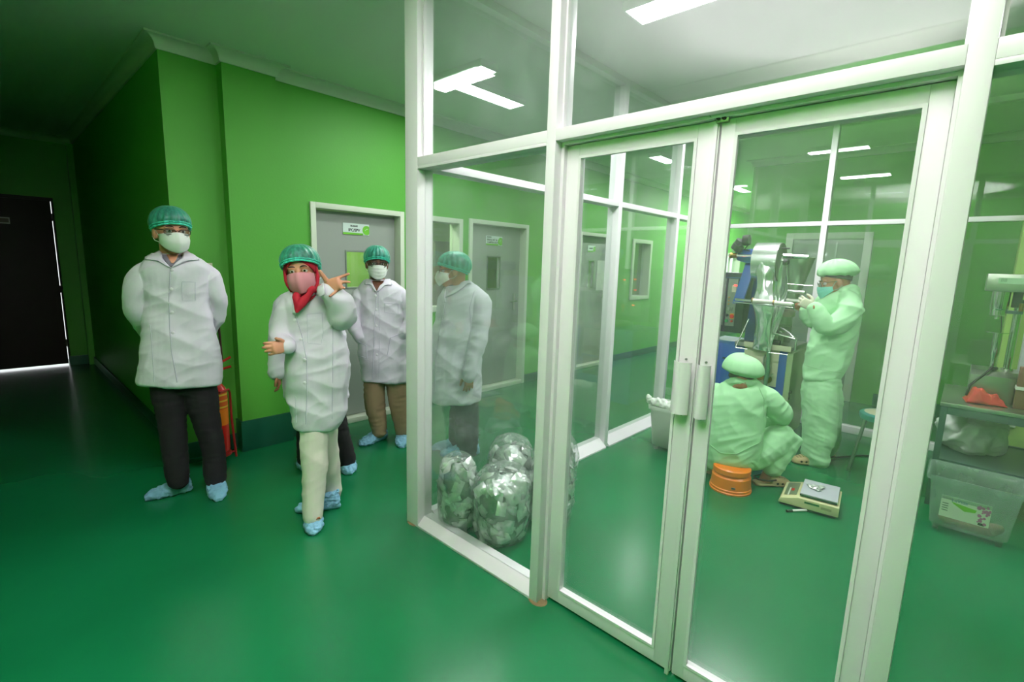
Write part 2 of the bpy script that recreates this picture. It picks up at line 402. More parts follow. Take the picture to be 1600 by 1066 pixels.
def window(i, x0, x1, z0, z1, t=.05, glassm=None):
    r = frame_set(i, x0, x1, z0, z1, t, name='window_%d' % i)
    MB().box((x0+t, 3.98, z0), (x1-t, 4.14, z0+t)).build('window_sill', white_d, r, bevel=.002)
    MB().box((x0+t, 4.09, z0+t), (x1-t, 4.096, z1-t)).build('pane', pane_m, r, smooth=False)
    return r
window(1, 3.0, 3.494, .98, 1.94); window(2, 7.09, 7.73, .965, 1.94, .06)
r = window(3, 10.2, 12.1, 1.0, 1.86)
for xx in (10.75, 11.25, 11.7): MB().box((xx-.012, 4.07, 1.05), (xx+.012, 4.11, 1.81)).build('mullion', white_d, r, smooth=False)
# things seen through window 1: a brown cabinet side and a blue-grey curtain
c_ = thing('curtain', 'blue-grey curtain behind the window left of the man seen through glass', 'curtain', (3.35, 4.5, .6))
MB().grid(lambda u, v: (2.95+.42*u, 4.5+.02*math.sin(u*30), .6+1.0*v), 40, 4).build('drape', mat('curtain_cloth', (62, 88, 92), .8), c_, solid=.004)
MB().tube([(2.9, 4.5, 1.61), (3.42, 4.5, 1.61)], .01).build('curtain_rod', alu, c_)
c_ = thing('cabinet', 'brown cabinet standing behind the window, beside the blue-grey curtain', 'cabinet', (3.65, 4.6, 0))
MB().box((3.47, 4.45, .05), (3.85, 4.8, 1.72)).build('body', mat('brown_laminate', (96, 98, 62), .5), c_, bevel=.004)
MB().box((3.48, 4.435, .08), (3.84, 4.45, 1.7)).build('cabinet_door', MATS['brown_laminate'], c_, bevel=.002)
MB().tube([(3.81, 4.425, .9), (3.81, 4.425, 1.05)], .006).build('cabinet_handle', alu, c_)
# dark double door at the passage end
r = thing('door_4', None, None, (.1, 8.55, 0)); r['kind'] = 'structure'
MB().box((-.45, 8.5, .0), (-.4, 8.6, 2.13)).build('jamb', dark_m, r); MB().box((.652, 8.5, .0), (.668, 8.6, 2.13)).build('jamb', dark_m, r)
MB().box((-.4, 8.5, 2.09), (.652, 8.6, 2.13)).build('lintel', dark_m, r)
MB().box((-.4, 8.53, .022), (.644, 8.57, 2.09)).build('door_leaf', dark_m, r, bevel=.002)
for hz in (.25, .95, 1.85): MB().box((.636, 8.52, hz), (.653, 8.56, hz+.09)).build('hinge', dark_m, r)
s = thing('name_plate', 'small pale framed plate on the dark door at the left', 'sign', (.22, 8.525, 1.78))
MB().box((.12, 8.522, 1.785), (.268, 8.53, 1.862)).build('plate_frame', mat('plate_grey', (150, 150, 140), .5), s, smooth=False)
MB().box((.13, 8.5205, 1.8), (.258, 8.522, 1.847)).build('plate_face', mat('plate_brown', (90, 80, 66), .5), s, smooth=False)
# door in the far wall behind the worker
r = thing('door_5', None, None, (6.85, 1.29, 0)); r['kind'] = 'structure'
fx = 6.85
def fb(a, b_, nm, mt, **k): return MB().box(a, b_).build(nm, mt, r, **k)
fb((fx-.025, .85, 0), (fx+.0, .93, 1.965), 'jamb', white_d, bevel=.002); fb((fx-.025, 1.65, 0), (fx, 1.73, 1.965), 'jamb', white_d, bevel=.002)
fb((fx-.025, .93, 1.89), (fx, 1.65, 1.965), 'lintel', white_d, bevel=.002); fb((fx-.02, .93, 0), (fx, 1.65, .06), 'threshold', white_d, bevel=.002)
fb((fx-.012, .93, .06), (fx, 1.65, 1.89), 'door_leaf', door_g, bevel=.002)
fb((fx-.018, 1.18, .1), (fx-.012, 1.2, 1.85), 'door_groove', alu)

# ---- ceiling fixtures
glow = mat('tube_diffuser', (255, 255, 255), .5, emit=(240, 255, 245), estr=14)
fixm = mat('fixture_white', (230, 235, 230), .4)
FL = ['corridor ceiling light, the one running crosswise of the joined pair', 'corridor ceiling light, the one running lengthwise of the joined pair', 'bright ceiling light above the front of the glass room',
      'ceiling light over the packing machine in the glass room', 'ceiling light in the corridor beyond the glass room side wall', 'ceiling light in the bright end of the far corridor', 'last ceiling light at the far end of the corridor', 'ceiling light above the steel table side of the glass room']
for (a, b_, c, d, w_), lb in zip(FIXTURES, FL):
    t = thing('ceiling_light', lb, 'ceiling light', ((a+b_)/2, (c+d)/2, CZ), 'tube lights on the ceiling')
    h = MB(); s = .012
    h.box((a, c, CZ-.045), (a+s, d, CZ)); h.box((b_-s, c, CZ-.045), (b_, d, CZ)); h.box((a+s, c, CZ-.045), (b_-s, c+s, CZ)); h.box((a+s, d-s, CZ-.045), (b_-s, d, CZ)); h.box((a+s, c+s, CZ-.01), (b_-s, d-s, CZ))
    h.build('housing', fixm, t, smooth=False)
    MB().box((a+s, c+s, CZ-.04), (b_-s, d-s, CZ-.03)).build('diffuser', glow, t, smooth=False)

# ---------------------------------------------------------------- glass room partitions
PX0, PX1 = 1.54, 1.64      # front partition depth
def post(name, a, b_, **k): return struct(name, MB().box(a+(0,), b_+(CZ,)), white_f, bevel=.003, **k)
part = []
post('trim_post_corner', (1.54, 2.11), (1.64, 2.215)); post('trim_post_middle', (1.54, 1.228), (1.64, 1.273)); post('trim_post_right', (1.54, .021), (1.64, .07))
post('trim_post_outer', (1.54, -1.2), (1.64, -1.15)); post('trim_post_outer', (1.54, -2.6), (1.64, -2.55))
def hrail(name, y0, y1, z0, z1, slope=False):
    b_ = MB()
    if slope:   # sloping snap-on bead, low front edge, glass channel on top
        b_.prism([(1.54, y0, z0), (1.54, y0, z0+.012), (1.588, y0, z1), (1.64, y0, z1), (1.64, y0, z0)], (0, y1-y0, 0))
    else:
        b_.box((1.54, y0, z0), (1.64, y1, z1))
    return struct(name, b_, white_f, bevel=.0015)
for (a, b_) in ((1.273, 2.11), (.07, 1.228), (-1.15, .021), (-2.55, -1.2)):
    hrail('trim_rail_front', a, b_, 1.968, 2.012)
    hrail('trim_rail_top', a, b_, CZ-.045, CZ)
    struct('window_transom', MB().box((1.587, a, 2.012), (1.593, b_, CZ-.045)), glass, smooth=False)
    if b_ != 1.228:
        hrail('trim_rail_base', a, b_, 0, .055, True)
        hrail('trim_bead_front', a, b_, 1.955, 1.968)
        struct('window_front', MB().box((1.587, a, .055), (1.593, b_, 1.955)), glass, smooth=False)
    # thin glazing beads beside the posts
    z0, z1 = 2.012, CZ-.045
    for yy in (a, b_-.008): struct('trim_glazing_bead', MB().box((1.575, yy, z0), (1.605, yy+.008, z1)), white_f, smooth=False)
# double door leaves
def leaf(nm, ya, yb, ga, gb):
    """ya>yb outer edges, ga>gb glass edges"""
    r = thing(nm, None, None, (1.62, (ya+yb)/2, .012)); r['kind'] = 'structure'
    x0, x1 = 1.6, 1.64
    def q(a, b_, n, m_=white_f, **k): return MB().box(a, b_).build(n, m_, r, **k)
    q((x0, ga, .014), (x1, ya, 1.956), 'stile', bevel=.002); q((x0, yb, .014), (x1, gb, 1.956), 'stile', bevel=.002)
    q((x0, gb, 1.913), (x1, ga, 1.956), 'rail', bevel=.002); q((x0, gb, .014), (x1, ga, .07), 'rail', bevel=.002)
    s = .01
    g = MB(); g.box((x0-.004, ga-s, .07), (x0+.01, ga, 1.913)).box((x0-.004, gb, .07), (x0+.01, gb+s, 1.913)).box((x0-.004, gb+s, 1.903), (x0+.01, ga-s, 1.913)).box((x0-.004, gb+s, .07), (x0+.01, ga-s, .08))
    g.build('glazing_bead', white_f, r, smooth=False)
    q((1.617, gb+.002, .072), (1.623, ga-.002, 1.911), 'pane', glass, smooth=False)
    return r
L1 = leaf('door_6', 1.214, .628, 1.155, .695); L2 = leaf('door_7', .622, .082, .580, .128)
# astragal and curved pull plates
MB().box((1.592, .632, .0), (1.602, .646, 1.954)).build('astragal', white_f, L1, bevel=.001)
def pull(y0, y1, par):
    h = MB(); n = 9; yc = (y0+y1)/2; hw = (y1-y0)/2; out = []; inn = []
    for k in range(n):
        t = -1+2*k/(n-1); out.append((1.6-.048*(1-.45*t*t), yc+hw*t)); inn.append((1.6-.045*(1-.45*t*t), yc+hw*t))
    poly = [(x_, y_, 1.01) for x_, y_ in out]+[(x_, y_, 1.01) for x_, y_ in inn[::-1]]
    h.prism(poly, (0, 0, .18))
    h.box((1.555, yc-.006, 1.03), (1.602, yc+.006, 1.045)).box((1.555, yc-.006, 1.155), (1.602, yc+.006, 1.17))
    h.build('door_handle', white_f, par, angle=50)
pull(.638, .70, L1); pull(.575, .618, L2)
for (yy, par) in ((.668, L1), (.6, L2)):
    for zz in (1.0, 1.195): MB().lathe([(.004, 0), (.004, .004)], (1.598, yy, zz), (-1, 0, 0), 8).build('screw', alu, par)
# door jambs
struct('trim_jamb', MB().box((1.58, 1.214, 0), (1.64, 1.228, 1.968)), white_f, smooth=False); struct('trim_jamb', MB().box((1.57, .07, 0), (1.64, .08, 1.968)), white_f, smooth=False)
struct('trim_jamb', MB().box((1.575, .08, 1.958), (1.64, 1.214, 1.968)), white_f, smooth=False)
# small latch contact on top of the doors
t = thing('door_latch', 'small metal latch with a brown tag where the two glass doors meet at the top', 'latch', (1.59, .615, 1.95))
MB().box((1.585, .598, 1.946), (1.6, .636, 1.968)).build('latch_plate', steel, t, bevel=.002)
MB().lathe([(.006, 0), (.006, .008)], (1.585, .61, 1.956), (-1, 0, 0), 12).lathe([(.005, 0), (.005, .008)], (1.585, .628, 1.957), (-1, 0, 0), 12).build('screw', black_m, t)
MB().obox((1.578, .592, 1.981), (0, -.006, .008), (0, .008, .006), (.003, 0, 0)).build('brown_tag', mat('brown_tape', (92, 48, 34), .6), t)
MB().tube([(1.585, .636, 1.955), (1.575, .65, 1.965), (1.57, .66, 1.98)], .0015, 6).build('wire', alu, t)
# dirt at the post feet
for a, b_ in (((1.525, 2.10), (1.66, 2.235)), ((1.525, 1.19), (1.6, 1.285))):
    struct('trim_dirt', MB().lathe([(.5, 0), (.45, .004), (.1, .005)], ((a[0]+b_[0])/2, (a[1]+b_[1])/2, 0), seg=14, sx=b_[0]-a[0], sy=b_[1]-a[1]), dirt_m)
# side partition along y ~ 2.06..2.16
SY0, SY1 = 2.05, 2.15
for x0_, x1_ in ((3.39, 3.44), (4.42, 4.47), (5.4, 5.45), (2.45, 2.495), ):
    if x0_ == 2.45: continue
    post('trim_post_side', (x0_, SY0), (x1_, SY1))
xs = [1.64, 3.39, 3.44, 4.42, 4.47, 5.4]
for i in range(0, 6, 2):
    a, b_ = xs[i], xs[i+1]
    struct('trim_rail_side', MB().box((a, SY0, 1.955), (b_, SY1, 1.995)), white_f, bevel=.002)
    struct('trim_rail_top', MB().box((a, SY0, CZ-.045), (b_, SY1, CZ)), white_f, bevel=.002)
    m = MB().prism([(a, SY0-.02, 0), (a, SY0-.02, .012), (a, SY0+.05, .07), (a, SY1, .07), (a, SY1, 0)], (b_-a, 0, 0)); struct('trim_rail_base', m, white_f)
    struct('window_side', MB().box((a, 2.1, .07), (b_, 2.106, 1.955)), glass, smooth=False)
    struct('window_side', MB().box((a, 2.1, 1.995), (b_, 2.106, CZ-.045)), glass, smooth=False)
# back partition x ~ 5.4..5.5
BX0, BX1 = 5.45, 5.53
ys = [2.05, 1.095, 1.045, -.235]
post('trim_post_back', (BX0, 1.045), (BX1, 1.095)); post('trim_post_back', (BX0, 2.05), (BX1, 2.15))
for a, b_ in ((1.095, 2.05), (-.245, 1.045)):
    struct('trim_rail_back', MB().box((BX0, a, 1.937), (BX1, b_, 1.977)), white_f, bevel=.002)
    struct('trim_rail_top', MB().box((BX0, a, CZ-.045), (BX1, b_, CZ)), white_f, bevel=.002)
    struct('trim_rail_base', MB().box((BX0, a, 0), (BX1, b_, .065)), white_f, bevel=.002)
    struct('window_back', MB().box((5.487, a, .065), (5.493, b_, 1.937)), glass, smooth=False)
    struct('window_back', MB().box((5.487, a, 1.977), (5.493, b_, CZ-.045)), glass, smooth=False)

# ---------------------------------------------------------------- people toolkit
from mathutils.bvhtree import BVHTree
def V(*a): return Vector(a)
def cat(P, t):
    """Catmull-Rom through list of lists of floats"""
    n = len(P); k = min(int(t), n-2); f = t-k
    p0, p1, p2, p3 = P[max(k-1, 0)], P[k], P[k+1], P[min(k+2, n-1)]
    return [.5*(2*b+(c-a)*f+(2*a-5*b+4*c-d)*f*f+(3*b-a-3*c+d)*f*f*f) for a, b, c, d in zip(p0, p1, p2, p3)]
def loft(mb, secs, seg=24, sub=4, ex=2.3, cap0=.3, cap1=.3):
    """secs: (centre, half-axis A, half-axis B); smooth closed solid"""
    P = [list(c)+list(a)+list(b) for c, a, b in secs]; R = []
    n = (len(P)-1)*sub
    for i in range(n+1):
        q = cat(P, i/sub); R.append((Vector(q[:3]), Vector(q[3:6]), Vector(q[6:9])))
    vs = []
    def ring(c, a, b, k=1):
        for j in range(seg):
            t = 2*math.pi*j/seg; x, y = math.cos(t), math.sin(t)
            m = (abs(x)**ex+abs(y)**ex)**(-1/ex); vs.append(c+a*(x*m*k)+b*(y*m*k))
    nr = 0
    def dome(r, d, cp):
        nonlocal nr
        rr = min(r[1].length, r[2].length)*cp
        for ang in ((75, 50, 25) if d < 0 else (25, 50, 75)):
            a = math.radians(ang); ring(r[0]+dirv*(d*rr*math.sin(a)), r[1], r[2], math.cos(a)); nr += 1
    dirv = (R[1][0]-R[0][0]).normalized()
    if cap0: dome(R[0], -1, cap0)
    for c, a, b in R: ring(c, a, b); nr += 1
    dirv = (R[-1][0]-R[-2][0]).normalized()
    if cap1: dome(R[-1], 1, cap1)
    fs = [(i*seg+j, i*seg+(j+1) % seg, (i+1)*seg+(j+1) % seg, (i+1)*seg+j) for i in range(nr-1) for j in range(seg)]
    fs += [tuple(range(seg))[::-1], tuple(range((nr-1)*seg, nr*seg))]
    mb.add(vs, fs); return mb
def limb(mb, pts, rad, flat=1, ref=None, seg=18, sub=4, cap=.9, ex=2):
    """tapered limb through points; flat = second radius factor (across ref)"""
    pts = [Vector(p) for p in pts]; n = len(pts); secs = []; pa = None
    for i in range(n):
        t = (pts[min(i+1, n-1)]-pts[max(i-1, 0)]).normalized()
        a = Vector(ref) if ref is not None else (pa if pa is not None else t.orthogonal())
        a = (a-t*a.dot(t)).normalized(); pa = a; b = t.cross(a)
        r = rad[i]; secs.append((pts[i], a*r, b*(r*flat)))
    return loft(mb, secs, seg, sub, ex, cap, cap)
def fbm(p, sc, off=0):
    return mnoise.noise(Vector((p.x*sc[0]+off, p.y*sc[1]+off*1.7, p.z*sc[2]-off)))
def fuse(mb, name, mt, parent, voxel=.006, smooth=3, folds=None, seed=0, keep=None):
    """one continuous surface out of overlapping solids"""
    me = bpy.data.meshes.new('tmp'); me.from_pydata(mb.v, [], mb.f)
    b = bmesh.new(); b.from_mesh(me); bmesh.ops.recalc_face_normals(b, faces=b.faces[:]); b.to_mesh(me); b.free()
    o = bpy.data.objects.new('tmp', me); COL.objects.link(o)
    r = o.modifiers.new('r', 'REMESH'); r.mode = 'VOXEL'; r.voxel_size = voxel
    if smooth: s = o.modifiers.new('s', 'SMOOTH'); s.iterations = smooth; s.factor = .5
    dg = bpy.context.evaluated_depsgraph_get(); m2 = bpy.data.meshes.new_from_object(o.evaluated_get(dg))
    COL.objects.unlink(o); bpy.data.objects.remove(o); bpy.data.meshes.remove(me)
    n = len(m2.vertices)
    if folds:
        co_ = np.empty(n*3, np.float32); no = np.empty(n*3, np.float32)
        m2.vertices.foreach_get('co', co_); m2.vertices.foreach_get('normal', no)
        co_ = co_.reshape(-1, 3); no = no.reshape(-1, 3); d = np.zeros(n, np.float32)
        for i in range(n):
            p = Vector(co_[i]); v = 0
            for fo in folds:
                amp, sc = fo[0], fo[1]
                if len(fo) > 2:   # diagonal creases
                    ca, sa = math.cos(fo[2]), math.sin(fo[2]); h_ = (p.x-p.y)*.707; pp = Vector((h_*ca-p.z*sa, (p.x+p.y)*.707, h_*sa+p.z*ca))
                else: pp = p
                q = fbm(pp, sc, seed*3.1+amp*100); v += amp*(1-2.2*abs(q)) if amp > 0 else -amp*q*1.5
            d[i] = v
        co_ += no*d[:, None]; m2.vertices.foreach_set('co', co_.ravel())
        m2.update()
    m2.name = name; m2.materials.clear(); m2.materials.append(mt)
    m2.polygons.foreach_set('use_smooth', [True]*len(m2.polygons)); m2.update()
    ob = bpy.data.objects.new(name, m2); COL.objects.link(ob)
    if parent is not None: ob.parent = parent; ob.location = -Vector(parent.get('_o', (0, 0, 0)))
    return ob
def bvh(o):
    me = o.data; return BVHTree.FromPolygons([v.co.copy() for v in me.vertices], [tuple(p.vertices) for p in me.polygons])
def cast(tree, u, v, off=.002):
    d = (FW+RT*((u-800)/CF)-UP*((v-533)/CF)).normalized()
    h = tree.ray_cast(CAM, d)
    if h[0] is None:
        q = tree.find_nearest(CAM+d*3.0); k = 3.0
        for it in range(3):
            k = (q[0]-CAM).dot(d); q = tree.find_nearest(CAM+d*k)
        return q[0]+q[1]*off
    n = h[1] if h[1].dot(d) < 0 else -h[1]
    return h[0]+n*off
def patch(tree, name, rows, mt, par, off=.003, nu=8, nv=10, th=.002):
    """cloth piece lying on a garment: rows = list of (uL,vL,uR,vR) down the piece"""
    def fn(s, t):
        q = cat([list(r) for r in rows], t*(len(rows)-1)) if len(rows) > 1 else rows[0]
        return cast(tree, q[0]+(q[2]-q[0])*s, q[1]+(q[3]-q[1])*s, off)
    return MB().grid(fn, nu, nv).build(name, mt, par, solid=th, angle=60)
def seam(tree, name, pts, mt, par, w=.0025, off=.001):
    P = []
    for i in range(len(pts)-1):
        for k in range(6):
            t = k/6; P.append(cast(tree, pts[i][0]*(1-t)+pts[i+1][0]*t, pts[i][1]*(1-t)+pts[i+1][1]*t, off))
    P.append(cast(tree, *pts[-1], off)); return MB().tube(P, w, 6).build(name, mt, par)

skin_a = mat('skin_light', (196, 140, 108), .5, var=.05, vscale=20); skin_b = mat('skin_tan', (164, 108, 78), .5, var=.05, vscale=20); skin_c = mat('skin_brown', (112, 72, 52), .5)
coat_m = mat('white_coat_cloth', (226, 222, 234), .8, bump=.15, bscale=600, sheen=.1)
seam_m = mat('coat_seam', (196, 194, 210), .8); btn_m = mat('coat_button', (235, 233, 240), .35)
pant_k = mat('black_trousers', (16, 16, 18), .85); pant_c = mat('cream_trousers', (232, 228, 214), .8, bump=.1, bscale=500); pant_h = mat('khaki_trousers', (150, 132, 98), .85, bump=.1, bscale=500); pant_g = mat('charcoal_trousers', (40, 42, 46), .85)
unif = mat('mint_uniform', (170, 224, 172), .8, bump=.12, bscale=500)
hair_m = mat('black_hair', (20, 16, 15), .6); eye_w = mat('eye_white', (225, 222, 215), .3); iris_m = mat('dark_iris', (28, 18, 12), .2)
mask_w = mat('white_mask', (232, 238, 232), .75); mask_p = mat('pink_mask', (196, 132, 138), .8); mask_c = mat('cyan_mask', (120, 205, 190), .75)
red_m = mat('red_headscarf', (168, 16, 38), .8, bump=.1, bscale=300); gl_m = mat('glasses_frame', (22, 18, 18), .3); grey_m = mat('grey_shirt', (110, 110, 118), .8)
net_m = film('hair_net_teal', (.35, .85, .75), .42, .4, streak=.4, sscale=45, colr=(100, 225, 200), stretch=(1, 1, .3)); net_b = mat('hair_net_band', (70, 205, 180), .7, bump=.4, bscale=200)
shoe_m = mat('blue_shoe_cover', (128, 182, 208), .7, bump=.5, bscale=60, var=.12, vscale=30)
clog_m = mat('tan_clog', (176, 158, 112), .6); hole_m = mat('clog_hole', (40, 36, 26), .8); sole_m = mat('clog_lining', (70, 48, 40), .7)

class Head:
    def __init__(s, c, fwd, up, k=1.0):
        s.c = Vector(c); s.F = Vector(fwd).normalized(); s.U = (Vector(up)-s.F*Vector(up).dot(s.F)).normalized(); s.R = s.F.cross(s.U); s.k = k
    def P(s, r, f, u): return s.c+(s.R*r+s.F*f+s.U*u)*s.k
    def solids(s, mb, neck_to, nr=.056):
        k = s.k; ax = (s.R, s.F, s.U); B = lambda c, r: mb.ball(s.P(*c), tuple(x*k for x in r), 24, 16, ax)
        B((0, -.008, .028), (.075, .095, .088)); B((0, .018, -.03), (.064, .07, .075)); B((0, .055, -.085), (.036, .032, .03)); B((0, .03, -.075), (.05, .05, .036))
        for q in (-1, 1):
            B((q*.04, .058, -.03), (.026, .026, .028)); B((q*.03, .078, .026), (.026, .014, .01))
            B((q*.076, -.005, -.012), (.012, .022, .034))
        limb(mb, [s.P(0, .082, .015), s.P(0, .098, -.01), s.P(0, .108, -.03)], [.009*k, .011*k, .015*k]); B((-.012, .096, -.034), (.009, .011, .009)); B((.012, .096, -.034), (.009, .011, .009))
        limb(mb, [s.P(-.022, .082, -.062), s.P(0, .092, -.06), s.P(.022, .082, -.062)], [.006*k, .009*k, .006*k]); limb(mb, [s.P(-.018, .082, -.071), s.P(0, .09, -.071), s.P(.018, .082, -.071)], [.006*k, .008*k, .006*k])
        limb(mb, [s.P(0, -.03, -.02), s.P(0, -.025, -.1), Vector(neck_to)], [nr*k, nr*k*.95, nr*k*1.2])
    def eyes(s, par, lid=skin_a):
        for q in (-1, 1):
            e = MB().ball(s.P(q*.031, .073, .008), .0135*s.k, 16, 10, (s.R, s.F, s.U)).build('eye', eye_w, par)
            i = MB().lathe([(.006*s.k, 0), (.005*s.k, .002)], s.P(q*.031, .0852, .007), s.F, 12).build('iris', iris_m, par)
            i.parent = e; i.location = (0, 0, 0)
            MB().tube([s.P(q*(.031+x), .086-abs(x+.004)*.25, .017-x*x*16) for x in (-.016, -.008, 0, .008, .016)], .0028*s.k, 8).build('eyelid', lid, par)
            MB().tube([s.P(q*(.03+x), .094-abs(x)*.4, .034-x*x*18) for x in (-.018, -.009, 0, .009, .018)], [.0018, .0032, .0034, .003, .0015], 6).build('eyebrow', hair_m, par)
    def hair(s, par, full=True, low=.55):
        b = MB(); n = 28; ax = (s.R, s.F, s.U)
        def fn(u, v):
            a = 2*math.pi*u; t = math.pi/2*(1-v)  # from top to rim
            lo = -.1 if full else .4
            back = .5-.5*math.sin(a)       # 0 front ..1 back
            t = math.pi/2-v*(math.pi/2+(low*back-.42)); r = (.0785, .1, .092)
            return s.P(r[0]*math.cos(t)*math.cos(a), -.008+r[1]*math.cos(t)*math.sin(a), .028+r[2]*math.sin(t))
        b.grid(fn, n, 12, True); return b.build('hair', hair_m, par, solid=.004*s.k)
    def net(s, par, seed=0, puff=1.17, band=True, droop=.8, m=None, fr=-.2):
        sd = seed*7.7
        def fn(u, v, ex=0):
            a = 2*math.pi*u; back = .5-.5*math.sin(a); rim = fr+droop*back
            t = math.pi/2-v*(math.pi/2+rim)
            pf = puff+.07*math.sin(v*math.pi)+ex-.09*max(0, v-.8)/.2
            w = .035*math.sin(a*19+sd)*v*(1 if back < .6 else .6)+.02*mnoise.noise(Vector((a*3, v*9, sd)))*v
            return s.P(.08*pf*(1+w)*math.cos(t)*math.cos(a), -.012+.102*pf*(1+w)*math.cos(t)*math.sin(a), .03+.09*pf*(1+.5*w)*math.sin(t))
        o = MB().grid(lambda u, v: fn(u, v), 96, 26, True).build('hair_net', m or net_m, par, angle=80)
        if band:
            MB().tube([fn(k/64, 1.0, .012+.006*math.sin(k*2.1)) for k in range(64)], .0055*s.k, 8, closed=True).build('net_band', net_b, par)
            MB().tube([fn(k/64, .93, .022) for k in range(64)], .004*s.k, 6, closed=True).build('net_band', net_b, par)
        return o
    def mask(s, par, mt, kind='boat', lo=-.105, hi=.004, strap=True, sm=None):
        def fn(u, v):
            x = 2*u-1; y = v
            hh = hi-.018*abs(x)**1.5-.0; ll = lo+.045*abs(x)**1.6
            z = ll+(hh-ll)*y; w = .07
            bulge = {'boat': .138, 'flat': .134, 'fold': .134}[kind]
            prof = math.cos(x*1.45)
            f = (bulge-.0)*(prof**.62 if prof > 0 else 0)
            if kind == 'boat': f *= 1-.32*abs(y-.52)**1.6*2; f += .006*max(0, 1-abs(x)*7)
            elif kind == 'fold': f *= 1-.5*abs(y-.6)**1.7; f += .012*max(0, 1-abs(x)*5)
            else: f *= 1-.26*abs(y-.55)**2; f += .0015*math.sin(y*26)
            return s.P(w*math.sin(x*1.35)/math.sin(1.35)*(1-.05*abs(y-.5)), f*.86+.012, z)
        o = MB().grid(fn, 26, 18).build('face_mask', mt, par, solid=.0018, angle=70)
        if strap:
            for q in (0, 1):
                e = -1 if q == 0 else 1
                MB().tube([fn(q, .85), s.P(e*.079, .02, .004), s.P(e*.085, -.015, .005)], .0013*s.k, 6).build('mask_strap', sm or mt, par)
                MB().tube([fn(q, .12), s.P(e*.08, .01, -.05), s.P(e*.085, -.015, -.03)], .0013*s.k, 6).build('mask_strap', sm or mt, par)
        return o
    def glasses(s, par, h=.03, tint=None):
        g = MB()
        for q in (-1, 1):
            c = [(q*(.033+.026*math.copysign(abs(math.cos(t))**.6, math.cos(t))), .107-.010*abs(math.cos(t))*(1 if q*math.cos(t) > 0 else .2), .004+h/2*math.copysign(abs(math.sin(t))**.6, math.sin(t))) for t in [2*math.pi*k/24 for k in range(24)]]
            g.tube([s.P(*p) for p in c], .0017*s.k, 6, closed=True)
            g.tube([s.P(q*.06, .098, .014), s.P(q*.077, .06, .012), s.P(q*.081, -.02, .006)], .002*s.k, 6)
        g.tube([s.P(-.008, .11, .01), s.P(0, .112, .013), s.P(.008, .11, .01)], .0018*s.k, 6)
        o = g.build('glasses', gl_m, par)
        l = film('spectacle_lens', (.8, .82, .8), .02, .02)
        for q in (-1, 1):
            MB().lathe([(.025*s.k, 0), (.025*s.k, .001)], s.P(q*.033, .105, .004), s.F, 20).build('lens', l, par)
        return o
def hand(mb, W_, D, T, tips=None, curl=.5, splay=.12, k=1.0, thumb=None):
    """W_ wrist, D towards the fingers, T towards the thumb side; palm normal = D x T"""
    W_ = Vector(W_); D = Vector(D).normalized(); T = (Vector(T)-D*Vector(T).dot(D)).normalized(); Nn = D.cross(T)
    limb(mb, [W_-D*.03*k, W_+D*.01*k, W_+D*.045*k, W_+D*.085*k], [.026*k, .03*k, .04*k, .038*k], flat=.42, ref=T, ex=2.4)
    for i, (o, L_, r) in enumerate(((.03, .074, .0092), (.0105, .082, .0094), (-.0095, .076, .009), (-.029, .06, .0078))):
        b = W_+D*(.078-.004*abs(i-1))*k+T*o*k
        if tips: 
            tp = Vector(tips[i]); m = (b+tp)/2-Nn*.006*k; pts = [b-D*.02*k, b, b.lerp(m, .9), m.lerp(tp, .5), tp]
        else:
            dirf = (D+T*splay*(1.2-i*.8)).normalized(); pts = [b-D*.02*k, b]; p = b.copy(); a = 0
            c = curl[i] if isinstance(curl, (list, tuple)) else curl
            for q, f in enumerate((.45, .3, .25)):
                a += c*(.6+.25*q); p = p+(dirf*math.cos(a)+Nn*math.sin(a))*L_*f*k; pts.append(p)
        limb(mb, pts, [r*k*1.05]*2+[r*k, r*k*.93, r*k*.8], seg=12, sub=3)
    tb = W_+D*.022*k+T*.025*k
    if thumb is None:
        t1 = tb+(D*.5+T*.75+Nn*.25).normalized()*.035*k; t2 = t1+(D*.85+T*.35+Nn*.3).normalized()*.03*k; t3 = t2+(D*.95+T*.1+Nn*.3).normalized()*.024*k
    else:
        t3 = Vector(thumb); t1 = tb.lerp(t3, .4)+T*.004*k; t2 = tb.lerp(t3, .75)
    limb(mb, [tb-T*.014*k-D*.01*k, tb, t1, t2, t3], [.014*k, .0145*k, .0125*k, .011*k, .009*k], seg=12, sub=3)
def shoe_cover(par, heel, toe, w=.052, h=.1, lift=0, seed=0, name='shoe_cover'):
    heel = Vector(heel); toe = Vector(toe); heel.z = toe.z = lift; d = (toe-heel); L_ = d.length; d.normalize(); s = V(-d.y, d.x, 0); Z = V(0, 0, 1); mb = MB()
    prof = [(-.02, .3, .5), (.04, .75, .95), (.2, .86, 1.0), (.38, .86, .86), (.55, .98, .66), (.75, 1.02, .52), (.92, .8, .42), (1.02, .35, .24)]
    secs = []
    for t, a, b in prof:
        hh = h*b; secs.append((heel+d*(L_*t)+Z*(hh/2), s*(w*a), Z*(hh/2)))
    loft(mb, secs, 20, 4, 2.6, .3, .3)
    o = fuse(mb, name, shoe_m, par, .005, 2, folds=((.005, (28, 28, 60)), (-.004, (60, 60, 60))), seed=seed)
    me = o.data
    for v in me.vertices:   # flat sole resting on the floor
        if v.co.z < lift+.006: v.co.z = lift+.001+(v.co.z-lift)*.15 if v.co.z > lift else lift+.001
    me.update()
    ank = heel+d*(L_*.22)
    rr = [ank+s*(w*.78*math.cos(a))+d*(L_*.21*math.sin(a))+Z*(h*(.93-.12*math.sin(a))+.005*math.sin(a*9+seed)) for a in [2*math.pi*k/40 for k in range(40)]]
    MB().tube(rr, .0055, 8, closed=True).build('cover_elastic', shoe_m, par)
    return ank
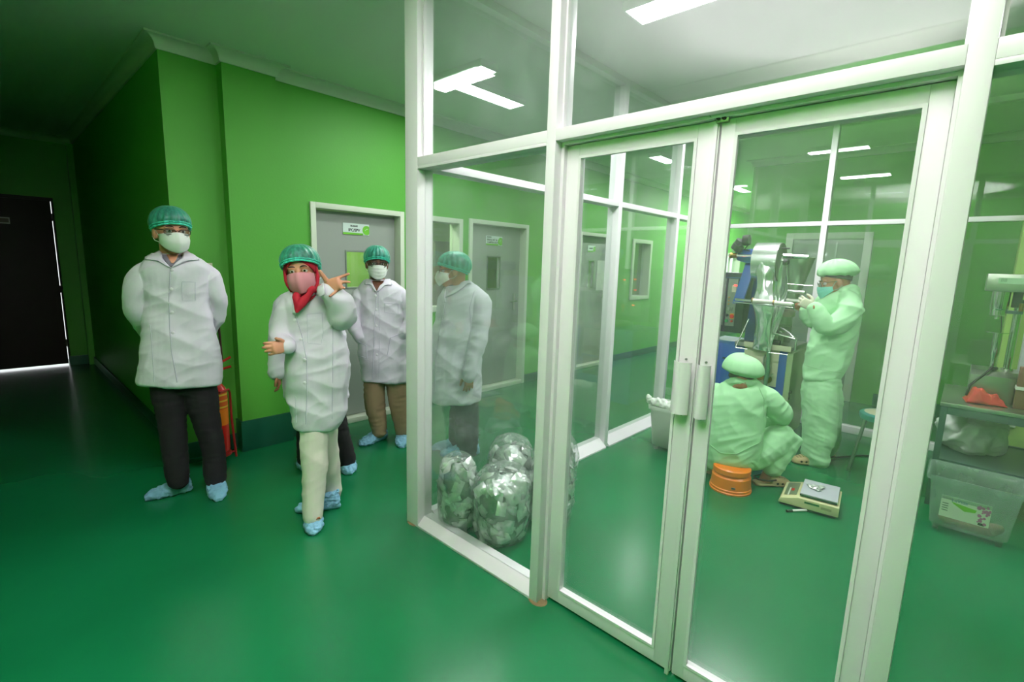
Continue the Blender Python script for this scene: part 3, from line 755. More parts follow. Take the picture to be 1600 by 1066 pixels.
def clog(par, heel, toe, w=.05, seed=0):
    heel = Vector(heel); toe = Vector(toe); heel.z = toe.z = 0; d = toe-heel; L_ = d.length; d.normalize(); s = V(-d.y, d.x, 0); Z = V(0, 0, 1)
    mb = MB(); secs = []
    for t, a, b in [(0, .55, .26), (.08, .85, .3), (.3, .85, .3), (.5, .95, .32), (.75, 1.08, .32), (.93, .85, .3), (1.0, .45, .24)]:
        hh = .075*b*1.1; secs.append((heel+d*(L_*t)+Z*(hh/2), s*(w*a), Z*(hh/2)))
    loft(mb, secs, 20, 4, 3, .2, .2)
    secs = []
    for t, a, b in [(.42, .8, .85), (.55, .98, .98), (.75, 1.03, .8), (.92, .8, .6), (1.0, .4, .36)]:
        hh = .075*b; secs.append((heel+d*(L_*t)+Z*(hh/2), s*(w*a), Z*(hh/2)))
    loft(mb, secs, 20, 4, 2.3, .25, .25)
    o = fuse(mb, 'clog', clog_m, par, .004, 2)
    tr = bvh(o); hb = MB()
    for i, t in enumerate((.56, .64, .72, .8, .88)):
        for j, q in enumerate((-.55, -.2, .15, .5) if i % 2 else (-.38, 0, .36)):
            p = heel+d*(L_*t)+s*(w*q*(1 if t < .8 else .8))+Z*.2
            h_ = tr.ray_cast(p, -Z)
            if h_[0] is not None: hb.lathe([(.0045, 0), (.0045, .001)], h_[0]+h_[1]*.0003, h_[1], 10)
    for q in (-1, 1):
        for t in (.55, .68, .82):
            p = heel+d*(L_*t)+s*(q*.3)+Z*.028; h_ = tr.ray_cast(p, -s*q)
            if h_[0] is not None: hb.lathe([(.0085, 0), (.0085, .001)], h_[0]+h_[1]*.0003, h_[1], 12)
    hb.build('vent_holes', hole_m, par)
    MB().tube([heel+d*(L_*.5)+s*(w*.92)+Z*.055, heel+d*(L_*.28)+s*(w*.95)+Z*.05, heel+d*(L_*.04)+s*(w*.6)+Z*.052, heel-d*.006+Z*.053, heel+d*(L_*.04)-s*(w*.6)+Z*.052, heel+d*(L_*.28)-s*(w*.95)+Z*.05, heel+d*(L_*.5)-s*(w*.92)+Z*.055], .006, 8).build('heel_strap', sole_m, par)
    return heel+d*(L_*.2)

class Person:
    """pixel rows of the photograph give the outline at the figure's true distance D0; d = metres nearer to the camera"""
    def __init__(s, label, G, seed=0):
        s.G = Vector((G[0], G[1], 0)); s.D = s.G.length; s.seed = seed
        s.e = thing('person', label, 'person', tuple(s.G)); s.body = MB()
        s.vw = s.G.normalized(); s.rt = V(s.vw.y, -s.vw.x, 0)
    def P(s, u, v, d=0): return pt(u, v, s.D-d)
    def torso(s, mb, rows, dep=.62, yaw=0, seg=36, ex=2.4, k=1.0, cap=.15):
        secs = []
        for r in rows:
            v, a, b = r[:3]; d = r[3] if len(r) > 3 else 0; dp = r[4] if len(r) > 4 else dep
            L_, R_ = s.P(a, v, d), s.P(b, v, d); c = (L_+R_)/2; A = (R_-L_)/2*k; hw = A.length
            B = s.vw*(hw*dp); secs.append((c, A, B))
        loft(mb, secs, seg, 3, ex, cap, cap); return secs
    def limb(s, mb, pts, k=1.0, flat=1, **kw):
        """pts: (u, v, d, radius m)"""
        return limb(mb, [s.P(*p[:3]) for p in pts], [p[3]*k for p in pts], flat, **kw)
    def core(s, rows, arms, legs, feet, k=.6):
        s.torso(s.body, rows, .6, k=.72)
        for a in arms: s.limb(s.body, a, k)
        for l in legs: s.limb(s.body, l, .62)
    def finish(s, skin, voxel=.005):
        s.bo = fuse(s.body, 'body', skin, s.e, voxel, 3); return s.bo
CF1 = ((.009, (3, 3, 8), .5), (.007, (8, 8, 2.5), .15), (.0045, (6, 6, 18), -.5))
def collar(pr, tree, left, right, mt=coat_m):
    for r in (left, right):
        o = patch(tree, 'collar', r, mt, pr.e, off=.012, nu=8, nv=8, th=.004)
        ed = []
        for q in [(a[0], a[1]) for a in r]+[(a[2], a[3]) for a in r[::-1]]: ed.append(cast(tree, q[0], q[1], .009))
        MB().tube(ed, .0022, 6, closed=True).build('collar_edge', seam_m if mt is coat_m else mt, pr.e)

# ---------------------------------------------------------------- P1: man at the left, hands behind his back
def p1():
    g = (gpt(300, 765)+gpt(340, 772))/2; p = Person('man in white lab coat standing at the left with hands behind his back', g, 1)
    D = p.D
    rows = [(391, 254, 286), (400, 240, 300), (409, 226, 318), (424, 218, 328), (445, 222, 328), (470, 226, 327), (500, 226, 332), (530, 224, 337), (560, 220, 342), (585, 217, 345), (597, 216, 346)]
    armL = [(239, 416, 0, .036), (225, 426, 0, .05), (217, 442, 0, .056), (214, 460, -.01, .054), (214, 480, -.03, .052), (224, 506, -.1, .046), (243, 528, -.17, .04), (258, 535, -.2, .036)]
    armR = [(305, 416, 0, .036), (320, 426, 0, .05), (330, 442, 0, .056), (336, 460, -.01, .056), (338, 478, -.04, .052), (331, 504, -.1, .046), (314, 527, -.17, .04), (296, 535, -.2, .036)]
    legL = [(262, 590, 0, .098), (264, 620, 0, .093), (268, 650, 0, .082), (273, 700, 0, .074), (277, 738, 0, .068), (279, 752, 0, .06)]
    legR = [(310, 590, 0, .1), (315, 620, 0, .097), (322, 654, 0, .084), (333, 700, 0, .07), (336, 738, 0, .07), (338, 754, 0, .06)]
    p.core(rows[:9], (armL, armR), (legL, legR), None)
    hd = Head(p.P(268, 362, .02), -p.vw+p.rt*.28-V(0, 0, .1), V(0, 0, 1), 1.06)
    hd.solids(p.body, p.P(268, 412, -.02))
    hand(p.body, p.P(258, 535, -.2), p.rt, -p.vw, curl=.6); hand(p.body, p.P(296, 535, -.2), -p.rt, V(0, 0, 1), curl=.5)
    p.finish(skin_a); hd.eyes(p.e); hd.hair(p.e); hd.net(p.e, 1); hd.mask(p.e, mask_w, 'boat'); hd.glasses(p.e, .024)
    sh = MB(); p.torso(sh, [(394, 254, 284, .0, .8), (402, 250, 290, .0, .7), (412, 244, 296, .02, .62), (424, 240, 300, .03, .6)], .6)
    fuse(sh, 'shirt_collar', grey_m, p.e, .006, 1)
    mb = MB(); rows2 = [(398, 244, 294, -.02), (404, 234, 306, -.01)]+rows[2:]; p.torso(mb, rows2, .62, cap=.04); p.limb(mb, armL); p.limb(mb, armR)
    c = fuse(mb, 'lab_coat', coat_m, p.e, .0065, 4, folds=CF1, seed=1); t = bvh(c)
    patch(t, 'shirt_opening', [(251, 399, 286, 399), (257, 408, 281, 408), (264, 417, 270, 417)], grey_m, p.e, off=.004)
    patch(t, 'skin_opening', [(260, 399, 279, 399), (264, 406, 276, 406), (268, 412, 271, 412)], skin_a, p.e, off=.007)
    collar(p, t, [(248, 394, 253, 397), (228, 406, 254, 406), (246, 409, 258, 411), (262, 417, 267, 420)], [(286, 396, 292, 394), (285, 405, 310, 408), (276, 411, 291, 409), (267, 420, 272, 417)])
    seam(t, 'placket', [(266, 420), (264, 470), (265, 510), (268, 550), (277, 598)], seam_m, p.e)
    seam(t, 'pocket_seam', [(235, 508), (238, 550), (241, 597)], seam_m, p.e, .002); seam(t, 'pocket_seam', [(284, 440), (305, 441), (305, 470), (285, 470), (284, 441)], seam_m, p.e, .0012)
    for v, u in ((422, 268.5), (452, 268), (488, 268.5), (520, 270)):
        q = cast(t, u, v, .002); MB().lathe([(.0085, 0), (.0095, .002), (.007, .0035)], q, -p.vw, 16).build('button', btn_m, p.e)
    mb = MB(); p.limb(mb, legL, 1, .9); p.limb(mb, legR, 1, .9); p.torso(mb, [(570, 238, 338), (600, 240, 336), (612, 244, 334)], .55)
    fuse(mb, 'trousers', pant_k, p.e, .007, 3, folds=((.003, (12, 12, 30)),), seed=2)
    shoe_cover(p.e, gpt(298, 766), gpt(229, 781), .05, .105, seed=1); shoe_cover(p.e, gpt(335, 748), gpt(342, 783), .052, .11, seed=2)
p1()

# ---------------------------------------------------------------- W: woman gesturing
def woman():
    g = (gpt(490, 825)+gpt(500, 792))/2; p = Person('woman in red headscarf and pink mask raising a spread hand, white coat and cream trousers', g, 3)
    rows = [(449, 462, 500), (456, 453, 508), (465, 447, 516), (476, 443, 520), (495, 446, 521), (515, 448, 530), (530, 449, 537), (545, 449, 540), (560, 448, 543), (575, 448, 544), (605, 449, 543), (630, 452, 541), (650, 457, 536), (663, 461, 527)]
    armR = [(459, 468, 0, .042), (449, 484, 0, .052), (443, 505, 0, .05), (440, 526, .02, .048), (444, 537, .07, .042), (449, 540, .11, .034)]
    armL = [(508, 470, 0, .045), (518, 484, .02, .056), (533, 496, .05, .062), (536, 492, .09, .066), (530, 474, .13, .06), (519, 460, .15, .046), (512, 453, .155, .036)]
    legF = [(492, 630, 0, .055), (490, 655, .01, .074), (490, 680, .03, .07), (491, 715, .05, .068), (491, 750, .07, .063), (490, 785, .09, .054), (489, 806, .1, .05)]
    legB = [(505, 650, -.03, .078), (508, 680, -.05, .066), (513, 715, -.1, .058), (517, 750, -.14, .055), (519, 773, -.17, .05)]
    p.core(rows[:11], (armR[:-1], armL[:-1]), (legF, legB), None)
    hd = Head(p.P(471, 424, .02), -p.vw-p.rt*.16-V(0, 0, .06), V(0, 0, 1)-p.rt*.13, .98)
    hd.solids(p.body, p.P(478, 462, -.02))
    Q = lambda u, v, d: p.P(u, v, d)
    w = Q(508, 450, .16)
    hand(p.body, w, Q(527, 444, .19)-w, V(0, 0, 1), tips=[Q(545, 428, .2), Q(546, 441, .2), Q(538, 450.5, .2), Q(515, 463, .215)], thumb=Q(500, 424, .19), k=.95)
    limb(p.body, [Q(512, 458, .15), Q(509, 451, .158), w], [.03, .028, .027])
    w2 = Q(449, 540, .12)
    hand(p.body, w2, Q(434, 543, .15)-w2, V(0, 0, 1)-p.rt*.3, curl=.75, thumb=Q(431, 529, .17), k=.88)
    p.finish(skin_a, .004); hd.eyes(p.e)
    # headscarf: hood + drape
    hb = MB(); k = hd.k
    def hood(u, v):
        a = 2*math.pi*u; back = .5-.5*math.sin(a); fr = max(0, math.sin(a))
        t = math.pi/2-v*(math.pi/2+.35+.55*back-.75*fr**2)
        return hd.P(.083*math.cos(t)*math.cos(a), -.012+.104*math.cos(t)*math.sin(a), .024+.093*math.sin(t))
    hb.grid(hood, 40, 18, True).build('headscarf_hood', red_m, p.e, solid=.004)
    mb = MB()
    for q, u in ((1, 0), (-1, 0)):
        limb(mb, [hd.P(q*.064, .02, .06), hd.P(q*.08, .015, 0), hd.P(q*.074, .02, -.06), hd.P(q*.05, .04, -.11), hd.P(.0, .05, -.14)], [.008, .011, .013, .014, .014], flat=.8)
    limb(mb, [hd.P(0, -.05, 0), hd.P(0, -.05, -.08), p.P(480, 462, -.02)], [.075, .068, .075])
    limb(mb, [hd.P(.06, .04, -.07), p.P(486, 452, .11), p.P(474, 470, .13), p.P(463, 488, .13)], [.016, .022, .022, .008], flat=.6)
    limb(mb, [hd.P(-.05, .04, -.08), p.P(464, 460, .11), p.P(464, 472, .12), p.P(462, 485, .125)], [.014, .018, .018, .008], flat=.6)
    fuse(mb, 'headscarf', red_m, p.e, .005, 2, folds=((.004, (14, 14, 14)),), seed=4)
    hd.net(p.e, 2, puff=1.27, fr=-.34, droop=.85); hd.mask(p.e, mask_p, 'fold', strap=False, lo=-.112)
    mb = MB(); rows2 = [(455, 458, 505, -.02)]+[(462, 449, 513)]+rows[3:]; rows2 = rows2[:-2]+[(650, 457, 536, 0, .75), (665, 461, 527, 0, .8)]; p.torso(mb, rows2, .66, cap=.04); p.limb(mb, armR); p.limb(mb, armL)
    c = fuse(mb, 'lab_coat', coat_m, p.e, .0065, 4, folds=CF1, seed=5); t = bvh(c)
    patch(t, 'headscarf_front', [(463, 459, 500, 457), (461, 468, 490, 466), (461, 478, 475, 478), (461, 489, 463, 489)], red_m, p.e, off=.012)
    collar(p, t, [(455, 459, 461, 457), (456, 462, 462, 462), (458, 475, 463, 476), (459, 490, 463, 491)], [(500, 450, 507, 446), (494, 460, 508, 461), (483, 463, 492, 462), (461, 489, 466, 488)])
    seam(t, 'placket', [(462, 493), (472, 525), (479, 560), (480, 600), (478, 663)], seam_m, p.e)
    seam(t, 'pocket_seam', [(480, 491), (503, 489), (505, 520), (502, 538), (481, 536), (480, 491)], seam_m, p.e, .0012)
    seam(t, 'pocket_seam', [(520, 500), (520, 560), (519, 655)], seam_m, p.e, .0016); seam(t, 'pocket_seam', [(462, 620), (463, 660)], seam_m, p.e, .002)
    for u, v in ((465, 500), (474, 530), (480, 562), (480, 598)):
        MB().lathe([(.0075, 0), (.0085, .002), (.006, .0035)], cast(t, u-4, v, .002), -p.vw, 16).build('button', btn_m, p.e)
    mb = MB(); p.limb(mb, legF, 1, .95); p.limb(mb, legB, 1, .95); p.torso(mb, [(615, 470, 522), (640, 470, 522)], .5)
    fuse(mb, 'trousers', pant_c, p.e, .006, 3, folds=((.006, (3, 3, 9), .7), (.003, (5, 5, 16), -.6), (.005, (12, 12, 2), .1)), seed=6)
    shoe_cover(p.e, gpt(490, 803)+V(0, 0, 0), gpt(491, 836), .048, .105, seed=3); shoe_cover(p.e, gpt(530, 792), gpt(464, 800), .046, .1, seed=4)
    MB().tube([p.P(494, 806, .13), p.P(497, 812, .15)], .014, 8).build('sandal_strap', mat('brown_leather', (150, 84, 36), .6), p.e)
woman()
# ---------------------------------------------------------------- H: man mostly hidden behind the woman
def hidden():
    p = Person('man mostly hidden behind the gesturing woman, black trousers and white sleeve showing', gpt(515, 736), 7)
    rows = [(450, 462, 500), (458, 452, 512), (468, 446, 520), (500, 446, 522), (540, 446, 530), (580, 444, 538), (618, 444, 542)]
    armL = [(455, 466, 0, .042), (443, 482, 0, .054), (436, 510, 0, .052), (434, 545, .02, .048), (432, 583, .04, .044)]
    armR = [(510, 466, 0, .042), (520, 482, -.02, .054), (526, 515, -.05, .05), (528, 555, -.03, .046), (528, 590, .02, .042)]
    legR = [(515, 605, 0, .085), (522, 650, 0, .08), (532, 690, 0, .074), (540, 716, 0, .07), (542, 724, 0, .06)]
    legL = [(485, 605, 0, .085), (483, 650, 0, .08), (481, 690, 0, .072), (480, 716, 0, .066)]
    p.core(rows[:6], (armL, armR), (legL, legR), None)
    hd = Head(p.P(482, 424, 0), -p.vw, V(0, 0, 1), .9); hd.solids(p.body, p.P(482, 458, -.02))
    hand(p.body, p.P(433, 583, .04), V(0, 0, -1)+p.rt*.15, -p.vw, curl=.45, k=.82); hand(p.body, p.P(528, 590, .02), V(0, 0, -1), -p.vw, curl=.4, k=.85)
    p.finish(skin_b, .005); hd.eyes(p.e, skin_b); hd.hair(p.e); hd.net(p.e, 3, puff=1.1); hd.mask(p.e, mask_w, 'flat')
    mb = MB(); p.torso(mb, rows, .6); p.limb(mb, armL); p.limb(mb, armR)
    fuse(mb, 'lab_coat', coat_m, p.e, .007, 3, folds=CF1, seed=8)
    mb = MB(); p.limb(mb, legL); p.limb(mb, legR); fuse(mb, 'trousers', pant_k, p.e, .007, 3, folds=((.003, (12, 12, 30)),), seed=9)
    shoe_cover(p.e, gpt(541, 718), gpt(546, 742), .055, .11, seed=5); shoe_cover(p.e, gpt(480, 712), gpt(476, 735), .055, .11, seed=6)
hidden()
# ---------------------------------------------------------------- M3: man with hands in pockets
def p3():
    p = Person('man in white coat and khaki trousers standing with hands in his pockets', gpt(592, 690), 10)
    rows = [(434, 577, 604), (441, 569, 613), (449, 562, 624), (460, 561, 628), (480, 563, 630), (505, 563, 631), (530, 561, 633), (560, 563, 637), (583, 565, 641), (593, 566, 643)]
    armL = [(570, 455, 0, .042), (561, 466, 0, .052), (556, 486, 0, .05), (553, 506, .02, .047), (558, 521, .05, .043), (566, 529, .05, .034)]
    armR = [(619, 455, 0, .042), (629, 466, 0, .052), (636, 486, 0, .05), (639, 503, .02, .047), (631, 518, .05, .043), (620, 527, .05, .034)]
    legL = [(585, 585, 0, .085), (585, 615, 0, .082), (587, 640, 0, .078), (591, 660, 0, .066), (593, 674, 0, .058)]
    legR = [(618, 585, 0, .085), (621, 615, 0, .08), (626, 645, 0, .076), (629, 665, 0, .066), (630, 676, 0, .058)]
    p.core(rows[:8], (armL, armR), (legL, legR), None)
    hd = Head(p.P(589, 412, .02), -p.vw+p.rt*.1-V(0, 0, .1), V(0, 0, 1)+p.rt*.02, 1.0); hd.solids(p.body, p.P(589, 446, -.02), .05)
    hand(p.body, p.P(569, 530, .0), V(0, 0, -1)+p.rt*.5, -p.rt, curl=.3, k=.72); hand(p.body, p.P(618, 527, .0), V(0, 0, -1)-p.rt*.5, p.rt, curl=.3, k=.72)
    p.finish(skin_c, .005); hd.eyes(p.e, skin_c); hd.hair(p.e); hd.net(p.e, 4, puff=1.22, fr=-.2, droop=.9); hd.mask(p.e, mask_w, 'flat', lo=-.11, hi=.002); hd.glasses(p.e, .034)
    mb = MB(); p.torso(mb, [(440, 571, 612, -.02)]+rows[2:], .6, cap=.04); p.limb(mb, armL); p.limb(mb, armR)
    c = fuse(mb, 'lab_coat', coat_m, p.e, .0065, 4, folds=CF1, seed=11); t = bvh(c)
    patch(t, 'skin_opening', [(578, 440, 603, 440), (583, 447, 597, 447), (588, 455, 590, 455)], skin_c, p.e, off=.007)
    collar(p, t, [(577, 433, 581, 436), (570, 445, 582, 444), (579, 446, 584, 448), (586, 455, 589, 456)], [(601, 436, 606, 433), (599, 444, 612, 446), (594, 448, 602, 447), (589, 456, 592, 455)])
    seam(t, 'placket', [(589, 457), (585, 500), (584, 550), (582, 592)], seam_m, p.e); seam(t, 'placket', [(591, 457), (593, 500), (592, 592)], seam_m, p.e, .0015)
    seam(t, 'pocket_seam', [(601, 474), (622, 475), (622, 491), (601, 488), (601, 474)], seam_m, p.e, .0014)
    seam(t, 'pocket_seam', [(605, 556), (610, 528), (630, 520)], seam_m, p.e, .0025); seam(t, 'pocket_seam', [(560, 534), (572, 540), (574, 560), (560, 556)], seam_m, p.e, .0025)
    for u, v in ((587, 462), (588, 484), (588, 509), (589, 554)): MB().lathe([(.0085, 0), (.0095, .002), (.007, .0035)], cast(t, u, v, .002), -p.vw, 16).build('button', btn_m, p.e)
    mb = MB(); p.limb(mb, legL); p.limb(mb, legR); p.torso(mb, [(565, 571, 637), (590, 573, 635)], .55)
    fuse(mb, 'trousers', pant_h, p.e, .007, 3, folds=((.005, (8, 8, 24)),), seed=12)
    shoe_cover(p.e, gpt(602, 684), gpt(564, 697), .052, .11, seed=7); shoe_cover(p.e, gpt(631, 676), gpt(628, 700), .052, .11, seed=8)
p3()
# ---------------------------------------------------------------- M4: man behind the glass, in profile
def p4():
    p = Person('man behind the glass pane in white coat, seen from the side looking left', gpt(727, 706), 13)
    rows = [(441, 703, 735), (449, 697, 747), (458, 690, 754), (470, 685, 757), (490, 681, 755), (515, 679, 752), (540, 678, 750), (560, 677, 750), (585, 677, 750), (605, 676.5, 750), (618, 676, 749), (624, 677, 748)]
    armL = [(741, 458, .04, .05), (750, 472, .08, .068), (751, 492, .1, .068), (750, 515, .12, .064), (745, 540, .14, .06), (738, 565, .16, .052), (733, 588, .18, .046)]
    armR = [(705, 462, -.08, .05), (697, 480, -.12, .05), (693, 515, -.14, .05), (690, 550, -.1, .045), (686, 580, -.05, .04)]
    legL = [(727, 600, .02, .07), (728, 625, .03, .09), (729, 650, .04, .098), (730, 690, .05, .085), (731, 706, .05, .075)]
    legR = [(722, 610, -.06, .08), (720, 650, -.07, .09), (717, 685, -.08, .08), (717, 698, -.08, .07)]
    fw = -p.rt-p.vw*.15
    p.core(rows[:10], (armL, armR), (legL, legR), None)
    hd = Head(p.P(708, 423, .02), fw-V(0, 0, .08), V(0, 0, 1), 1.03); hd.solids(p.body, p.P(716, 452, -.0), .06)
    hand(p.body, p.P(733, 586, .18), V(0, 0, -1), -p.rt-p.vw*.3, curl=.32, k=.9); hand(p.body, p.P(686, 580, -.05), V(0, 0, -1), -p.rt, curl=.4, k=.85)
    p.finish(skin_a, .005); hd.eyes(p.e); hd.hair(p.e); hd.net(p.e, 5, puff=1.2, fr=-.2, droop=.85); hd.mask(p.e, mask_w, 'boat'); hd.glasses(p.e)
    sh = MB(); p.torso(sh, [(440, 699, 728, 0, .9), (449, 697, 732, 0, .8), (457, 696, 734, 0, .7)], .7); fuse(sh, 'shirt_collar', grey_m, p.e, .006, 1)
    mb = MB(); p.torso(mb, [(443, 708, 737, -.01)]+rows[1:], .85, cap=.04); p.limb(mb, armL); p.limb(mb, armR)
    c = fuse(mb, 'lab_coat', coat_m, p.e, .0065, 4, folds=CF1, seed=14); t = bvh(c)
    collar(p, t, [(727, 438, 737, 436), (715, 450, 728, 447), (703, 459, 716, 456), (697, 466, 706, 462)], [(694, 456, 698, 452), (691, 462, 697, 462), (692, 470, 697, 468), (696, 474, 698, 472)])
    seam(t, 'placket', [(696, 470), (687, 520), (681, 560), (680, 612)], seam_m, p.e); seam(t, 'sleeve_seam', [(741, 455), (734, 480), (736, 520), (731, 548), (724, 586)], seam_m, p.e, .002)
    for u, v in ((694, 474), (688, 500), (684, 530)): MB().lathe([(.0085, 0), (.0095, .002), (.007, .0035)], cast(t, u, v, .002), fw, 16).build('button', btn_m, p.e)
    mb = MB(); p.limb(mb, legL); p.limb(mb, legR); fuse(mb, 'trousers', pant_g, p.e, .007, 3, folds=((.004, (10, 10, 24)),), seed=15)
    a = p.P(731, 706, .05); a.z = 0; b_ = p.P(717, 700, -.08); b_.z = 0
    shoe_cover(p.e, a-fw*.08, a+fw*.2, .052, .11, seed=9); shoe_cover(p.e, b_-fw*.08, b_+fw*.2, .052, .11, seed=10)
p4()
UF = ((.010, (4, 4, 9), .5), (.007, (10, 10, 3), .2), (.0045, (7, 7, 22), -.6))
def beret(hd, par, k=1.0, tilt=0, m=unif):
    def fn(u, v):
        a = 2*math.pi*u; t = math.pi/2-v*(math.pi/2+.75)
        r = 1.26+.05*math.sin(a*7)*v+.03*math.sin(a*13+2)
        if t < 0: r *= 1-.36*(-t/.75)
        ct = math.cos(min(t, 1.57)); z = .03+(.1 if t > 0 else .05)*math.sin(t)
        return hd.P(.085*r*k*ct*math.cos(a), -.028+.108*r*k*ct*math.sin(a), z+.03+tilt*(math.sin(a)*ct*.1)+.004*math.sin(a*9))
    o = MB().grid(fn, 72, 22, True).build('cloth_cap', m, par, angle=80, solid=.003)
    return o
# ---------------------------------------------------------------- WK: standing worker at the machine
def p5():
    g = (gpt(1262, 724)+gpt(1290, 720))/2; p = Person('worker in mint green uniform standing beside the packing machine', g, 16)
    rows = [(449, 1305, 1334), (455, 1298, 1338), (464, 1286, 1342), (478, 1277, 1344), (500, 1275, 1343), (520, 1270, 1339), (540, 1265, 1333), (560, 1260, 1328), (576, 1257, 1322), (586, 1256, 1316)]
    armL = [(1325, 466, .06, .06), (1329, 482, .1, .075), (1320, 497, .14, .072), (1303, 510, .17, .068), (1290, 508, .19, .062), (1281, 497, .2, .056), (1275, 486, .2, .048), (1271, 481, .2, .04)]
    armR = [(1288, 472, -.12, .055), (1277, 492, -.16, .06), (1268, 503, -.18, .055), (1264, 494, -.18, .05), (1260, 484, -.17, .042)]
    legN = [(1285, 565, .0, .09), (1284, 590, .0, .125), (1281, 620, .02, .13), (1281, 650, .03, .125), (1279, 685, .04, .112), (1275, 705, .05, .1), (1274, 717, .05, .096)]
    legF = [(1290, 575, -.06, .08), (1290, 615, -.1, .115), (1290, 650, -.12, .11), (1291, 680, -.14, .1), (1291, 698, -.15, .09)]
    p.core(rows[:9], (armL[:-1], armR), (legN, legF), None)
    fw = -p.rt-p.vw*.25
    hd = Head(p.P(1306, 441, 0), fw-V(0, 0, .32), V(0, 0, 1)-p.rt*.25, 1.04); hd.solids(p.body, p.P(1319, 464, -.0), .054)
    hand(p.body, p.P(1271, 480, .2), -p.rt+V(0, 0, .45), V(0, 0, 1), curl=.7, k=.82); hand(p.body, p.P(1260, 484, -.17), -p.rt+V(0, 0, .3), V(0, 0, 1), curl=.8, k=.75)
    p.finish(skin_b, .005); hd.eyes(p.e, skin_b); hd.hair(p.e, low=.95); beret(hd, p.e, .95, .2); hd.mask(p.e, mask_c, 'flat', lo=-.1, hi=-.005); hd.glasses(p.e)
    gb = MB(); hand(gb, p.P(1271, 480, .2), -p.rt+V(0, 0, .45), V(0, 0, 1), curl=.7, k=.92); fuse(gb, 'glove', mat('white_glove', (205, 205, 180), .7), p.e, .004, 2)
    mb = MB(); p.torso(mb, [(452, 1308, 1337, 0)]+rows[1:6]+[r+(0, .85) for r in rows[6:-1]]+[(589, 1256, 1315, 0, 1.0)], .72, cap=.04); p.limb(mb, armL); p.limb(mb, armR)
    limb(mb, [p.P(1318, 455, .06), p.P(1330, 452, 0), p.P(1336, 453, -.05)], [.02, .026, .02])
    c = fuse(mb, 'tunic', unif, p.e, .007, 4, folds=UF, seed=17); t = bvh(c)
    MB().tube([p.P(1270+2*math.cos(a), 480+5*math.sin(a)+1, .2+.045*math.cos(a)) for a in [2*math.pi*k/16 for k in range(16)]], .006, 6, closed=True).build('wrist_band', mat('brown_band', (150, 84, 50), .6), p.e)
    seam(t, 'hem_seam', [(1258, 571), (1285, 578), (1316, 583)], mat('uniform_seam', (150, 200, 150), .8), p.e, .002)
    mb = MB(); p.limb(mb, legN, 1, .85); p.limb(mb, legF, 1, .85)
    fuse(mb, 'trousers', unif, p.e, .007, 3, folds=((.010, (4, 4, 10), .7), (.008, (10, 10, 3), -.15), (.004, (9, 9, 24), .4)), seed=18)
    clog(p.e, gpt(1289, 726), gpt(1238, 722), .055); clog(p.e, gpt(1303, 712), gpt(1252, 708), .055)
p5()
